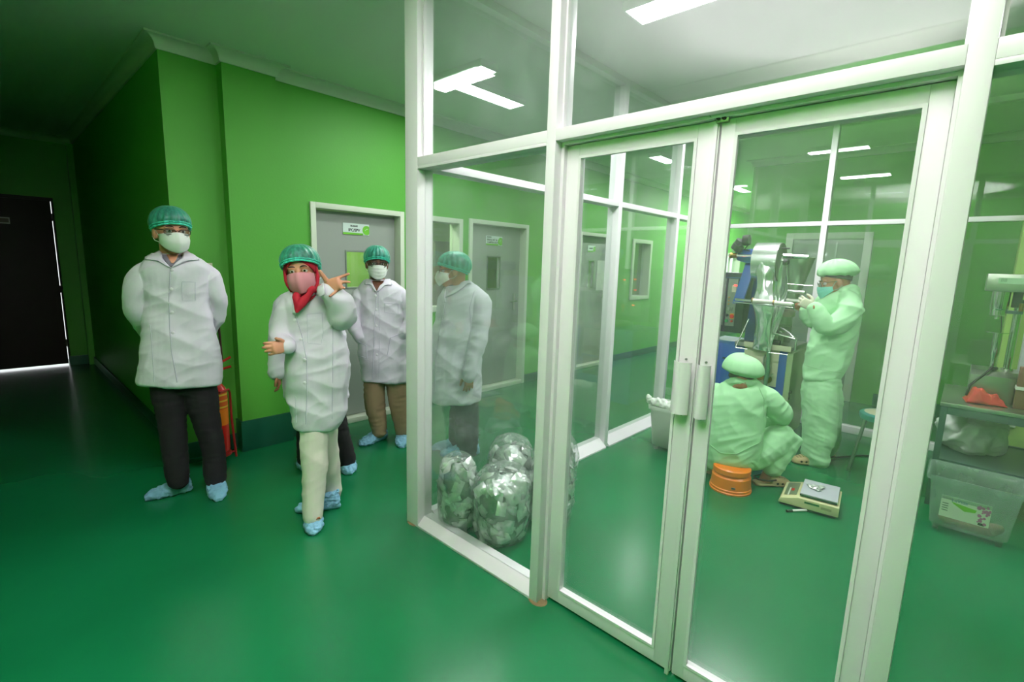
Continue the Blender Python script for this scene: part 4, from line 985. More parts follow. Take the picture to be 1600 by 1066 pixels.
# ---------------------------------------------------------------- SQ: squatting worker seen from behind
def p6():
    p = Person('worker in mint green uniform squatting on an orange bucket, seen from behind', gpt(1150, 752), 19)
    rows = [(592, 1146, 1178, -.04), (599, 1133, 1188, -.03), (608, 1118, 1196, -.02), (625, 1105, 1198, 0), (650, 1104, 1196, .02), (675, 1103, 1191, .04), (700, 1102, 1190, .05), (716, 1102, 1188, .05), (726, 1106, 1183, .04), (731, 1116, 1176, .04)]
    armR = [(1186, 612, -.03, .055), (1197, 622, -.04, .072), (1209, 635, -.06, .072), (1220, 646, -.1, .066), (1216, 655, -.16, .058), (1205, 659, -.24, .05), (1196, 664, -.3, .042)]
    armL = [(1118, 612, -.03, .055), (1108, 625, -.06, .068), (1104, 645, -.12, .062), (1118, 660, -.24, .05), (1140, 665, -.32, .04)]
    legR = [(1165, 714, .0, .1), (1180, 708, -.02, .105), (1205, 694, -.08, .098), (1226, 680, -.15, .088), (1232, 684, -.17, .085), (1222, 702, -.13, .078), (1212, 720, -.1, .07), (1206, 731, -.09, .064)]
    legL = [(1130, 714, .0, .1), (1115, 704, -.06, .1), (1098, 688, -.15, .09), (1092, 690, -.18, .085), (1096, 708, -.14, .075), (1104, 724, -.1, .065)]
    p.core([r[:3] for r in rows[1:9]], (armR[:-1], armL), (legR[1:], legL), None)
    hd = Head(p.P(1162, 582, -.03), p.vw*.95+p.rt*.25-V(0, 0, .5), V(0, 0, 1)+p.vw*.35, .95); hd.solids(p.body, p.P(1156, 605, -.02), .062)
    limb(p.body, [p.P(1206, 731, -.09), p.P(1200, 742, -.09), p.P(1196, 752, -.07)], [.042, .04, .045]); limb(p.body, [p.P(1104, 722, -.1), p.P(1106, 734, -.09), p.P(1106, 742, -.08)], [.042, .038, .042])
    hand(p.body, p.P(1196, 664, -.3), p.vw-V(0, 0, .3), -p.rt, curl=.5); hand(p.body, p.P(1140, 665, -.32), p.vw-V(0, 0, .3), p.rt, curl=.5)
    p.finish(skin_b, .005); hd.eyes(p.e, skin_b); hd.hair(p.e, low=.95); hd.mask(p.e, mask_c, 'flat')
    def fn(u, v):
        a = 2*math.pi*u; t = math.pi/2-v*(math.pi/2+.7); r = 1.3+.03*math.sin(a*8)*v+.02*math.sin(a*15+2)
        if t < 0: r *= 1-.3*(-t/.7)
        c0 = p.P(1161, 579, -.03); rr = .106*r*max(0, math.cos(t))**.8
        return c0+p.rt*(rr*math.cos(a)*.98)+p.vw*(rr*math.sin(a))+V(0, 0, 1)*((.112 if t > 0 else .05)*math.sin(t)-.012*math.cos(a))
    MB().grid(fn, 72, 22, True).build('cloth_cap', unif, p.e, angle=80, solid=.003)
    mb = MB(); p.torso(mb, rows, .62, ex=2.2); p.limb(mb, armR); p.limb(mb, armL)
    limb(mb, [p.P(1138, 600, -.04), p.P(1147, 597, .02), p.P(1158, 596, .05), p.P(1170, 598, .03), p.P(1180, 602, -.04)], [.022, .03, .032, .03, .022])
    hb = MB(); limb(hb, [p.P(1143, 586, -.03), p.P(1150, 588, .02), p.P(1160, 589, .035), p.P(1171, 588, .02), p.P(1179, 586, -.03)], [.022, .034, .038, .034, .022]); fuse(hb, 'back_hair', hair_m, p.e, .005, 2)
    c = fuse(mb, 'tunic', unif, p.e, .007, 4, folds=((.009, (4, 4, 8), .6), (.006, (10, 10, 3), -.3), (.004, (7, 7, 22), -.5)), seed=20); t = bvh(c)
    us = MATS['uniform_seam']
    seam(t, 'collar_seam', [(1138, 600), (1156, 597), (1176, 604)], us, p.e, .002); seam(t, 'yoke_seam', [(1186, 606), (1194, 625), (1192, 650)], us, p.e, .002)
    seam(t, 'hem_seam', [(1104, 690), (1125, 708), (1150, 710), (1190, 690)], us, p.e, .003)
    mb = MB(); p.limb(mb, legR, 1, .95); p.limb(mb, legL, 1, .95); p.torso(mb, [(700, 1104, 1190, .02), (720, 1106, 1186, .03), (734, 1116, 1174, .02)], .7)
    fuse(mb, 'trousers', unif, p.e, .007, 3, folds=((.010, (5, 5, 12), .6), (.005, (9, 9, 24), -.6)), seed=21)
    clog(p.e, gpt(1178, 757), gpt(1232, 757), .055); clog(p.e, gpt(1112, 742), gpt(1106, 722), .052)
p6()

# ---------------------------------------------------------------- packing machine
blue = mat('blue_enamel', (38, 84, 168), .4, var=.06, vscale=5); cream = mat('cream_enamel', (196, 198, 168), .4, var=.06, vscale=6); sidec = mat('sage_enamel', (150, 176, 128), .4)
pan_d = mat('dark_panel', (34, 42, 48), .4); pan_g = mat('grey_panel', (112, 124, 112), .45)
foil = mat('silver_film', (228, 236, 230), .26, metal=.9, bump=.1, bscale=9)
brass = mat('brass', (150, 120, 70), .35, metal=1); rub = mat('black_rubber', (20, 20, 20), .6)
red_e = mat('red_led', (255, 60, 50), .4, emit=(255, 50, 50), estr=4); red_b = mat('red_button', (190, 40, 30), .4); grn_b = mat('green_button', (40, 150, 80), .4); yel = mat('yellow_plate', (205, 150, 30), .5)
def packing_machine():
    t = thing('packing_machine', 'blue and steel sachet packing machine with a big roll of silver film', 'machine', (4.75, 1.3, 0))
    Q = lambda u, v, x: onx(u, v, x)
    def B(a, b_, n, m_, **k): return MB().box(a, b_).build(n, m_, t, **k)
    cab = MB(); cab.box((4.52, 1.03, .06), (5.05, 1.72, .86)); B((4.52, 1.03, .06), (5.05, 1.74, .84), 'cabinet', blue, bevel=.006)
    B((4.5, .985, .08), (5.06, 1.03, .83), 'side_door', sidec, bevel=.004)
    B((4.5, 1.03, .05), (4.52, 1.09, .84), 'front_column', blue, bevel=.003); B((4.5, 1.37, .05), (4.52, 1.74, .84), 'front_panel', blue, bevel=.003)
    B((4.505, 1.09, .52), (4.519, 1.37, .84), 'control_plate', cream, bevel=.002)
    B((4.508, 1.09, .05), (4.519, 1.37, .28), 'front_panel', blue, bevel=.002)
    B((4.512, 1.13, .3), (4.519, 1.34, .5), 'recess', rub)
    B((4.498, 1.42, .7), (4.503, 1.55, .715), 'grille_slot', rub)
    MB().tube([(4.49, .98, .5), (4.485, .975, .47), (4.5, .98, .44)], .006).lathe([(.012, 0), (.012, .015)], (4.52, .985, .5), (0, -1, 0), 12).build('door_lock', rub, t)
    for y_ in (1.06, 1.7):
        for x_ in (4.56, 5.0): MB().lathe([(.03, 0), (.03, .015), (.014, .02), (.014, .06)], (x_, y_, 0), seg=16).build('machine_foot', rub, t)
    # gear and lever details on the cream plate
    g = MB(); g.lathe([(.035, 0), (.035, .012), (.012, .014), (.012, .03)], (4.505, 1.16, .58), (-1, 0, 0), 20); g.lathe([(.05, 0), (.05, .02), (.02, .022), (.02, .05)], (4.505, 1.29, .58), (-1, 0, 0), 24); g.lathe([(.038, 0), (.038, .018)], (4.505, 1.22, .6), (-1, 0, 0), 20)
    g.build('gear', brass, t); g = MB()
    g.tube([(4.48, 1.17, .58), (4.475, 1.11, .64)], .006).tube([(4.49, 1.2, .62), (4.48, 1.2, .76), (4.47, 1.19, .79)], .008).lathe([(.014, 0), (.014, .03)], (4.5, 1.18, .74), (-1, 0, 0), 12).lathe([(.012, 0), (.012, .03)], (4.5, 1.16, .7), (-1, 0, 0), 12).tube([(4.49, 1.14, .68), (4.48, 1.17, .78)], .005)
    g.build('lever', steel, t)
    g = MB(); [g.lathe([(.006, 0), (.006, .006)], (4.505, y_, z_), (-1, 0, 0), 10) for y_, z_ in ((1.105, .53), (1.105, .82), (1.355, .53), (1.355, .82), (1.25, .8))]; g.build('bolt', steel, t)
    g = MB(); [g.tube([(4.5, 1.16+.04*k, .36+.03*(k % 2)), (4.48, 1.18+.04*k, .45)], .012) for k in range(4)]; g.lathe([(.03, 0), (.03, .03)], (4.51, 1.28, .4), (-1, 0, 0), 16); g.build('gear', brass, t)
    # steel deck and sealing jaws on top
    B((4.48, 1.0, .84), (5.02, 1.45, .875), 'deck', steel, bevel=.003)
    j = MB(); j.box((4.52, 1.12, .875), (4.7, 1.2, 1.05)).box((4.54, 1.1, .95), (4.62, 1.28, 1.0)).box((4.56, 1.16, 1.05), (4.64, 1.22, 1.22)); j.build('sealing_jaw', steel, t, bevel=.003)
    j = MB(); j.lathe([(.025, 0), (.025, .08)], (4.52, 1.18, .9), (0, -1, 0), 14).lathe([(.03, 0), (.03, .02)], (4.5, 1.22, .93), (-1, 0, 0), 14).lathe([(.02, 0), (.02, .05)], (4.55, 1.15, 1.1), (-1, 0, 0), 12); j.build('shaft_collar', rub, t)
    MB().tube([(4.6, 1.2, 1.06), (4.53, 1.04, .99), (4.5, 1.0, .96)], .01).build('chute_rod', alu, t)
    MB().grid(lambda u, v: V(4.5+.2*v, 1.15-.14*u-.0*v, 1.02-.07*u-.02*v), 8, 6).build('chute', steel, t, solid=.003)
    MB().tube([(4.46, 1.15, .985), (4.46, .98, .96), (4.46, .97, .95), (4.46, .97, .86), (4.48, .985, .85)], .009, 10).build('guard_loop', chrome, t)
    MB().box((4.47, 1.0, .84), (4.485, 1.37, .885)).build('guard_plate', cream, t, bevel=.002)
    # control box
    B((4.62, 1.45, .93), (4.9, 1.84, 1.475), 'control_box', pan_d, bevel=.01)
    B((4.612, 1.52, .99), (4.62, 1.60, 1.42), 'control_face', pan_g, bevel=.002); B((4.612, 1.62, .99), (4.62, 1.74, 1.42), 'control_face', pan_g, bevel=.002)
    B((4.61, 1.47, 1.425), (4.62, 1.76, 1.432), 'trim_strip', mat('steel_blue', (60, 96, 130), .4))
    MB().lathe([(.02, 0), (.02, .003)], (4.618, 1.66, 1.452), (-1, 0, 0), 20, sy=.45).build('maker_badge', mat('gold_badge', (180, 150, 60), .4, metal=.7), t)
    for y_, z_ in ((1.535, 1.36), (1.66, 1.37), (1.67, 1.26), (1.66, 1.1)): B((4.606, y_-.012, z_-.007), (4.613, y_+.012, z_+.007), 'led_display', red_e)
    for y_, z_, m_, r_ in ((1.54, 1.08, red_b, .018), (1.585, 1.035, grn_b, .014), (1.54, 1.035, red_b, .011), (1.585, 1.085, pan_d, .013), (1.58, 1.25, yel, .005), (1.58, 1.22, yel, .005), (1.58, 1.19, yel, .005)):
        MB().lathe([(r_, 0), (r_, .012), (r_*.8, .016)], (4.612, y_, z_), (-1, 0, 0), 16).build('push_button', m_, t)
    B((4.609, 1.525, 1.055), (4.613, 1.56, 1.105), 'yellow_plate', yel)
    for y_ in (1.55, 1.575): B((4.6, y_-.006, 1.13), (4.612, y_+.006, 1.16), 'toggle_switch', steel, bevel=.002)
    B((4.609, 1.53, 1.3), (4.612, 1.565, 1.36), 'paper_label', cream)
    # film stand: column, arm, diagonal plate
    MB().prism([Q(1184, 398, 4.62), Q(1192, 398, 4.62), Q(1176, 545, 4.62), Q(1160, 545, 4.62)], (.04, 0, 0)).build('column', mat('dark_blue_enamel', (30, 52, 104), .45), t, bevel=.003)
    MB().prism([Q(1168, 402, 4.55), Q(1184, 402, 4.55), Q(1160, 474, 4.45), Q(1144, 474, 4.45)], (.03, 0, 0)).build('diagonal_plate', blue, t, bevel=.003)
    MB().prism([Q(1150, 390, 4.5), Q(1180, 389, 4.5), Q(1182, 410, 4.5), Q(1166, 411, 4.5), Q(1152, 407, 4.5), Q(1147, 398, 4.5)], (.06, 0, 0)).build('reel_arm', blue, t, bevel=.004)
    ax = (Q(1140, 399, 4.45), Q(1232, 401, 4.45))
    MB().tube([Q(1139, 399, 4.45), Q(1180, 400, 4.45)], .012).tube([Q(1224, 400, 4.45), Q(1262, 402, 4.45)], .017).tube([Q(1253, 401.5, 4.45), Q(1263, 402, 4.45)], .013).build('reel_shaft', chrome, t)
    MB().lathe([(.022, 0), (.022, .03)], Q(1146, 399, 4.45), (0, -1, 0), 16).lathe([(.028, 0), (.02, .02)], Q(1142, 399, 4.45), (0, -1, 0), 16).build('shaft_nut', brass, t)
    c = Q(1206, 408, 4.55); yA, yB = Q(1179, 408, 4.5).y, Q(1217, 410, 4.5).y; R_ = .165
    rc = V(4.56, 0, c.z-.012)
    MB().lathe([(.035, yA), (R_, yA), (R_, yB), (.035, yB)], (rc.x, 0, rc.z), (0, 1, 0), 64).build('film_roll', foil, t, angle=30)
    MB().lathe([(.04, 0), (R_-.004, .001), (R_-.002, .004), (.04, .006)], (rc.x, yB-.006, rc.z), (0, 1, 0), 48).lathe([(.05, 0), (.05, .02), (.03, .03)], (rc.x, yB-.001, rc.z), (0, -1, 0), 24).build('roll_end', mat('roll_side', (105, 112, 100), .5, metal=.4), t)
    MB().lathe([(.02, 0), (.026, .012), (.026, .03), (.018, .04)], Q(1224, 410, 4.4), (0, -1, 0), 16).build('clamp_knob', rub, t)
    MB().tube([Q(1222, 388, 4.5), Q(1234, 388.5, 4.5)], .006).build('stop_rod', rub, t)
    # hanging film webs (real sheets)
    def web(name, rows, xs, bow=.0, nu=14, nv=26, m_=foil):
        def fn(s, w_):
            q = cat([list(r)+[x_] for r, x_ in zip(rows, xs)], w_*(len(rows)-1))
            p = onx(q[0]+(q[2]-q[0])*s, q[1]+(q[3]-q[1])*s, q[4]); p.x += bow*math.sin(math.pi*s)*math.sin(math.pi*w_)+.012*mnoise.noise(V(s*3, w_*5, rows[0][0]))
            return p
        return MB().grid(fn, nu, nv).build(name, m_, t, solid=.0012, angle=80)
    web('film_web', [(1179, 408, 1213, 409), (1181, 428, 1210, 428), (1182, 450, 1208, 450), (1176, 470, 1210, 471)], [4.40, 4.42, 4.40, 4.33], -.035)
    web('film_web', [(1175, 473, 1209, 476), (1179, 490, 1207, 494), (1180, 510, 1205, 515), (1177, 535, 1202, 540), (1176, 546, 1200, 550)], [4.33, 4.38, 4.42, 4.45, 4.45], -.04)
    web('film_web', [(1220, 405, 1231, 404), (1212, 430, 1230, 425), (1209, 455, 1231, 455), (1207, 475, 1222, 478), (1203, 510, 1214, 505), (1201, 549, 1203, 549)], [4.5, 4.5, 4.5, 4.48, 4.46, 4.45], .03)
    web('film_web', [(1222, 480, 1228, 478), (1207, 505, 1220, 500), (1202, 530, 1208, 532), (1200, 551, 1203, 551)], [4.47, 4.46, 4.45, 4.44], .01)
    MB().tube([Q(1201, 549, 4.44), Q(1199, 580, 4.43), Q(1194, 610, 4.42)], [.012, .02, .014], 12).build('film_tube', mat('film_tube', (120, 165, 140), .25, metal=.6), t)
    # rollers and rods
    def rod(a, b_, r, m_=chrome, n='guide_rod'): MB().tube([a, b_], r, 12).build(n, m_, t)
    rod(Q(1149, 468, 4.34), Q(1240, 476, 4.34), .012); rod(Q(1175, 470, 4.34), Q(1208, 472.5, 4.34), .019, mat('roller_white', (215, 215, 205), .4), 'roller'); rod(Q(1209, 473, 4.34), Q(1238, 476, 4.34), .017, MATS['roller_white'], 'roller')
    rod(Q(1146, 472, 4.33), Q(1239, 481, 4.33), .006); rod(Q(1231, 455, 4.45), Q(1258, 457, 4.45), .015); rod(Q(1229, 469, 4.45), Q(1254, 471, 4.45), .015, MATS['roller_white'], 'roller'); rod(Q(1230, 444, 4.5), Q(1270, 447, 4.5), .005)
    rod(Q(1170, 499, 4.5), Q(1149, 543, 4.4), .005); rod(Q(1149, 543, 4.4), Q(1168, 546, 4.42), .005); rod(Q(1201, 551, 4.42), Q(1231, 555, 4.44), .005)
    for u, v in ((1175, 469), (1208, 473)): MB().lathe([(.022, 0), (.022, .008)], Q(u, v, 4.335), (0, -1, 0), 16).build('roller_ring', brass, t)
    # hopper and dosing disc
    h0 = Q(1240, 405, 4.68); h1 = Q(1240, 482, 4.68)
    MB().lathe([(.045, h1.z), (.055, h1.z+.03), (.148, h0.z-.03), (.152, h0.z), (.146, h0.z), (.05, h1.z+.03), (.04, h1.z)], (4.68, h0.y, 0), seg=40, cap=False).build('hopper', steel, t)
    MB().lathe([(.158, 0), (.158, .012), (.15, .014), (.15, -.002)], (4.68, h0.y, h0.z), seg=40, cap=False).build('hopper_rim', steel, t)
    dz = Q(1237, 490, 4.62).z
    MB().lathe([(.09, dz-.03), (.095, dz-.03), (.095, dz+.02), (.06, dz+.03)], (4.66, h0.y+.03, 0), seg=32).build('dosing_disc', mat('disc_plastic', (160, 155, 135), .4), t)
    MB().lathe([(.075, dz-.1), (.075, dz-.035)], (4.66, h0.y+.03, 0), seg=32).lathe([(.085, dz-.115), (.085, dz-.105)], (4.66, h0.y+.03, 0), seg=32).build('dosing_drum', steel, t)
    MB().lathe([(.025, .87), (.025, dz-.11)], (4.68, h0.y+.04, 0), seg=16).build('dosing_column', rub, t)
    MB().box((4.8, 1.1, .875), (4.86, 1.16, h1.z+.1)).box((4.69, 1.1, h1.z+.05), (4.86, 1.13, h1.z+.08)).build('hopper_bracket', steel, t, bevel=.002)
    # sensor motor at the arm's end
    m0 = Q(1148, 389, 4.48)
    MB().lathe([(.036, 0), (.038, .05), (.034, .055), (.034, .09)], m0, (-.2, -.5, .75), 20).build('motor_body', mat('motor_grey', (60, 58, 62), .5), t)
    MB().lathe([(.038, .02), (.04, .03), (.04, .06), (.038, .07)], m0+V(0, -.01, -.03), (-.2, -.5, .75), 20).lathe([(.045, .0), (.045, .05), (.03, .055)], Q(1162, 376, 4.48), (0, -1, .1), 16).build('motor_cap', rub, t)
    MB().tube([Q(1166, 374, 4.47), Q(1168, 384, 4.47), Q(1163, 390, 4.48), Q(1172, 392, 4.5)], .006).build('motor_cable', rub, t)
    g = MB(); [g.lathe([(.007, 0), (.007, .02)], Q(1145+3*k, 394, 4.46), (0, 0, 1), 8) for k in range(3)]; g.build('spring', steel, t)
packing_machine()
# ---------------------------------------------------------------- pouches in clear sacks
pouch_m = mat('foil_pouch', (240, 244, 240), .28, metal=.7, bump=.3, bscale=22); film_m = film('clear_sack_film', (.97, .98, .98), .06, .08, streak=.34, sscale=14, bump=1, colr=(238, 246, 242))
def pouch_mesh():
    b_ = MB(); nx, ny = 5, 6
    def top(s, q): return lambda u, v: V((u-.5)*.054, (v-.5)*.072, s*.010*max(0, math.sin(math.pi*u)*math.sin(math.pi*v))**.6+.0006*s+.002*math.sin(u*9+v*7+q))
    b_.grid(top(1, 0), nx, ny); b_.grid(top(-1, 0), nx, ny); return b_
PM = None
def sack(label, c, rx, ry, h, seed, lean=(0, 0), knot=True, n=70, cam_only=True):
    global PM
    rnd = random.Random(seed); c = Vector((c[0], c[1], 0))
    t = thing('sack_of_pouches', label, 'sack', tuple(c), 'clear sacks of silver pouches')
    def surf(u, v, k=1.0, w=0):
        a = 2*math.pi*u
        prof = [(0, .62), (.03, .88), (.12, .98), (.35, 1.03), (.65, 1.02), (.82, .93), (.92, .72), (.975, .4), (1.0, .12)]
        i = max(j for j in range(len(prof)) if prof[j][0] <= v+1e-9); i = min(i, len(prof)-2); f = (v-prof[i][0])/(prof[i+1][0]-prof[i][0]); r = prof[i][1]*(1-f)+prof[i+1][1]*f
        rr = r*k*(1+.06*mnoise.noise(V(math.cos(a)*1.5, math.sin(a)*1.5, v*3+seed*5)))+w
        z = v*h*(k if k < 1 else 1)
        return c+V(rx*rr*math.cos(a)+lean[0]*v, ry*rr*math.sin(a)+lean[1]*v, z+.003)
    # inner mass
    MB().grid(lambda u, v: surf(u, v*.999, .86), 28, 14, True).build('packed_foil', mat('packed_foil', (170, 178, 172), .4, metal=.9, bump=1, bscale=30), t)
    first = None
    for i in range(n):
        u = rnd.random(); v = .03+.92*rnd.random()
        p = surf(u, v, .86+.05*rnd.random()); q1 = surf(u+.01, v, .9); q2 = surf(u, min(v+.02, .99), .9)
        nn = (q1-p).cross(q2-p).normalized()
        if nn.dot(p-c-V(0, 0, h*.4)) < 0: nn = -nn
        nn = (nn+V(rnd.uniform(-1, 1), rnd.uniform(-1, 1), rnd.uniform(-1, 1))*.24).normalized()
        ax_ = nn.orthogonal().normalized(); ay = nn.cross(ax_); ang = rnd.uniform(0, 6.28); X_ = ax_*math.cos(ang)+ay*math.sin(ang); Y_ = nn.cross(X_)
        if PM is None:
            o = pouch_mesh().build('foil_pouch', pouch_m, t, angle=60); PM = o.data
        else:
            o = bpy.data.objects.new('foil_pouch', PM); COL.objects.link(o); o.parent = t
        m = Matrix((X_, Y_, nn)).transposed().to_4x4(); m.translation = p-c; o.matrix_local = m
    def outer(u, v):
        return surf(u, v, 1.02, .05*mnoise.noise(V(u*16, v*6, seed))+.02*mnoise.noise(V(u*44, v*20, seed)))
    MB().grid(outer, 90, 40, True).build('sack_film', film_m, t, angle=80)
    if knot:
        top = surf(0, 1, 0)+V(0, 0, -.006)
        def tuft(u, v):
            a = 2*math.pi*u; r = .02+.055*v*v; r *= 1+.35*math.sin(a*5+seed)*v
            return top+V(r*math.cos(a)+.02*v*math.sin(seed), r*math.sin(a), .08*v-.0)
        MB().grid(tuft, 40, 8, True).build('sack_neck', film('neck_film', (.95, .97, .96), .38, .15, streak=.3, sscale=30, bump=1, colr=(238, 246, 242)), t, angle=80)
        MB().tube([top+V(.017*math.cos(a), .017*math.sin(a), .005) for a in [2*math.pi*k/14 for k in range(14)]], .004, 6, closed=True).build('knot', film('knot_film', (.9, .93, .92), .5, .2), t)
def sg(u, v, back): 
    g = gpt(u, v); return g+Vector((g.x, g.y, 0)).normalized()*back
a = sg(781, 862, .15); sack('clear sack of silver pouches nearest the glass, the frontmost of the heap', (a.x-.005, a.y-.01), .165, .145, .43, 1, n=120)
sack('clear sack of silver pouches at the left of the heap by the corner post', (1.71, 1.96), .105, .118, .45, 2, n=110)
sack('clear knotted sack of silver pouches behind the two front sacks', (2.06, 1.885), .14, .13, .49, 3, n=100)
sack('clear sack of silver pouches at the right, partly behind the middle post', (2.15, 1.64), .135, .13, .43, 4, n=90)
sack('clear sack of silver pouches standing farthest back in the heap', (2.47, 1.86), .15, .14, .42, 5, n=80)
# ---------------------------------------------------------------- plastic tubs
tubm = film('milky_tub_plastic', (.86, .93, .9), .32, .12, colr=(190, 215, 200), smudge=.05, sscale=3); tubw = film('white_tub_plastic', (.9, .93, .9), .72, .25, colr=(225, 232, 222))
def tub(name, label, x0, x1, y0, y1, h, m_, cat_='tub', rim=.018, th=.004, tap=.03):
    t = thing(name, label, cat_, ((x0+x1)/2, (y0+y1)/2, 0))
    def ring(z, off, r=.03):
        k = tap*(1-z/h); a0, a1, b0, b1 = x0+k-off, x1-k+off, y0+k-off, y1-k+off; P_ = []
        for cx, cy, s0 in ((a1-r, b1-r, 0), (a0+r, b1-r, 90), (a0+r, b0+r, 180), (a1-r, b0+r, 270)):
            for q in range(5): a = math.radians(s0+q*22.5); P_.append(V(cx+r*math.cos(a), cy+r*math.sin(a), z))
        return P_
    rings = [ring(.03, -.05), ring(.03, -.012), ring(.045, 0), ring(h*.5, 0), ring(h-.03, 0), ring(h-.028, rim), ring(h, rim), ring(h, rim-.006), ring(h-.01, rim-.006-.01), ring(h-.035, -th), ring(h*.5, -th), ring(.05, -th), ring(.036, -.02), ring(.036, -.06)]
    n = len(rings[0]); b_ = MB(); vs = [p for r in rings for p in r]
    fs = [(i*n+j, i*n+(j+1) % n, (i+1)*n+(j+1) % n, (i+1)*n+j) for i in range(len(rings)-1) for j in range(n)]+[tuple(range(n))[::-1], tuple(range((len(rings)-1)*n, len(rings)*n))]
    b_.add(vs, fs).build('tub_body', m_, t, angle=40)
    for fx_ in (x0+.06, x1-.06):
        for fy in (y0+.06, y1-.06): MB().lathe([(.014, 0), (.018, .03)], (fx_, fy, .0), seg=12).build('tub_foot', m_, t)
    return t
t = tub('storage_tub', 'clear plastic storage tub with a printed label under the steel table', 3.70, 4.0, -.372, .02, .345, tubm)
k = V(3.724, 0, 0)
lb = mat('label_paper', (205, 222, 195), .5)
def lab(y0, z0, y1, z1, n, m_, o=0): return MB().box((3.7115-o, y0, z0), (3.7135-o, y1, z1)).build(n, m_, t, smooth=False)
y0, y1, z0, z1 = -.258, -.045, .105, .235
lab(y0, z0, y1, z1, 'tub_label', lb)
MB().prism([(3.7112, -.09, .205), (3.7112, -.2, .19), (3.7112, -.195, .173), (3.7112, -.15, .165), (3.7112, -.1, .195)], (-.0006, 0, 0)).build('label_green_shape', mat('label_green', (110, 190, 40), .5), t, smooth=False)
rr = random.Random(3); g = MB()
for i in range(26):
    yy = y0+.004+.05*rr.random(); zz = z0+.012+rr.random()*.105; r_ = .004+.006*rr.random()
    g.lathe([(r_, 0), (r_*.6, .0006)], (3.7112-.0002*i/26, yy, zz), (-1, 0, 0), 7)
g.build('label_flowers', mat('label_pink', (176, 110, 150), .5), t, smooth=False)
text('lettering', 'LaVida', .026, (3.711, y1-.045, z1-.028), (0, -1, 0), (0, 0, 1), mat('label_blue', (70, 120, 140), .5), t)
text('lettering', 'SHINPO', .013, (3.711, y1-.006, z1-.02), (0, -1, 0), (0, 0, 1), mat('label_grey', (90, 110, 95), .5), t)
for i in range(4): lab(y1-.035, z1-.05-.014*i, y1-.008, z1-.045-.014*i, 'label_line', MATS['label_grey'], .0006)
lab(y0+.02, z0+.004, y0+.045, z0+.018, 'label_code_block', ink, .0006)
t2 = thing('red_bag', 'crumpled reddish bag lying inside the labelled clear tub', 'bag', (3.84, -.22, .04))
mb = MB(); limb(mb, [V(3.8, -.06, .065), V(3.8, -.16, .06), V(3.8, -.26, .065), V(3.8, -.31, .09)], [.02, .03, .035, .02], flat=.7); fuse(mb, 'bag_body', mat('dull_red_bag', (176, 112, 96), .6), t2, .006, 1, folds=((.008, (30, 30, 30)),), seed=31)
wt = tub('waste_tub', 'milky white tub with a crumpled plastic liner by the glass room side wall', 3.64, 3.92, 1.47, 1.80, .375, tubw, rim=.014)
mb = MB(); limb(mb, [V(3.70, 1.83, .385), V(3.70, 1.77, .40), V(3.72, 1.68, .385), V(3.74, 1.58, .375)], [.012, .025, .035, .03], flat=.8); mb.ball((3.8, 1.6, .25), (.12, .15, .15)); limb(mb, [V(3.69, 1.82, .39), V(3.68, 1.835, .44)], [.014, .008])
fuse(mb, 'plastic_liner', mat('liner_plastic', (222, 228, 220), .5), wt, .006, 1, folds=((.014, (22, 22, 22)), (.006, (50, 50, 50))), seed=32)
# ---------------------------------------------------------------- steel table and the things on it
TT = .7
t = thing('steel_table', 'stainless steel work table at the right edge of the glass room', 'table', (4.45, -.45, 0))
MB().box((4.12, -1.0, TT-.025), (4.86, .035, TT)).build('tabletop', steel, t, bevel=.003)
MB().box((4.125, -.99, TT-.075), (4.16, .03, TT-.025)).build('apron', mat('grey_steel_paint', (72, 100, 92), .4, metal=.3), t, bevel=.002); gs = MATS['grey_steel_paint']
for lx, ly in ((4.14, .012), (4.84, .012), (4.14, -.97), (4.84, -.97)): MB().box((lx-.017, ly-.017, 0), (lx+.017, ly+.017, TT-.025)).build('leg', gs, t, bevel=.002)
MB().box((4.13, -.98, .3), (4.15, .02, .325)).build('lower_rail', gs, t); MB().box((4.12, .0, .3), (4.86, .02, .325)).build('lower_rail', gs, t); MB().box((4.83, -.98, .3), (4.85, .02, .325)).build('lower_rail', gs, t)
MB().box((4.15, -.97, .305), (4.83, .0, .315)).build('lower_shelf', gs, t)
t = thing('grey_sack', 'crumpled white sack lying on the shelf under the steel table', 'sack', (4.6, -.06, .315))
mb = MB(); mb.ball((4.55, -.13, .44), (.2, .15, .13)); mb.ball((4.5, -.06, .5), (.14, .06, .13)); mb.ball((4.6, -.24, .42), (.15, .08, .1)); fuse(mb, 'sack_body', mat('woven_white_sack', (205, 210, 205), .7), t, .009, 1, folds=((.03, (7, 7, 9)), (.012, (18, 18, 18))), seed=33)
def on(u, v, x): return onx(u, v, x)
t = thing('bottle_capping_press', 'steel press with digital readout head standing on the steel table', 'machine', (4.42, -.2, TT))
X0 = 4.36; ya, yb = on(1515, 590, X0).y, on(1592, 600, X0).y; zt = on(1515, 577, X0).z
bs = MB().prism([(X0, ya, TT), (X0, yb, TT), (X0, yb, zt-.035), (X0+.03, yb, zt), (X0+.03, ya, zt), (X0, ya, zt-.035)], (0, 0, 0)) if False else MB()
bs.prism([(X0, ya, TT), (X0+.26, ya, TT), (X0+.26, ya, zt), (X0+.05, ya, zt), (X0, ya, zt-.03)], (0, yb-ya, 0)).build('base_box', steel, t, bevel=.003)
pz = on(1558, 519, X0+.1).z; pc = V(X0+.1, on(1556, 540, X0+.1).y, 0)
MB().lathe([(.014, zt), (.014, zt+.08), (.022, zt+.11), (.022, pz-.005), (.06, pz-.004), (.06, pz)], pc, seg=24).build('lifting_piston', chrome, t)
cc = V(X0+.16, on(1588, 500, X0+.16).y, 0); ht = on(1556, 455, X0+.1).z; hb_ = on(1556, 428, X0+.1).z
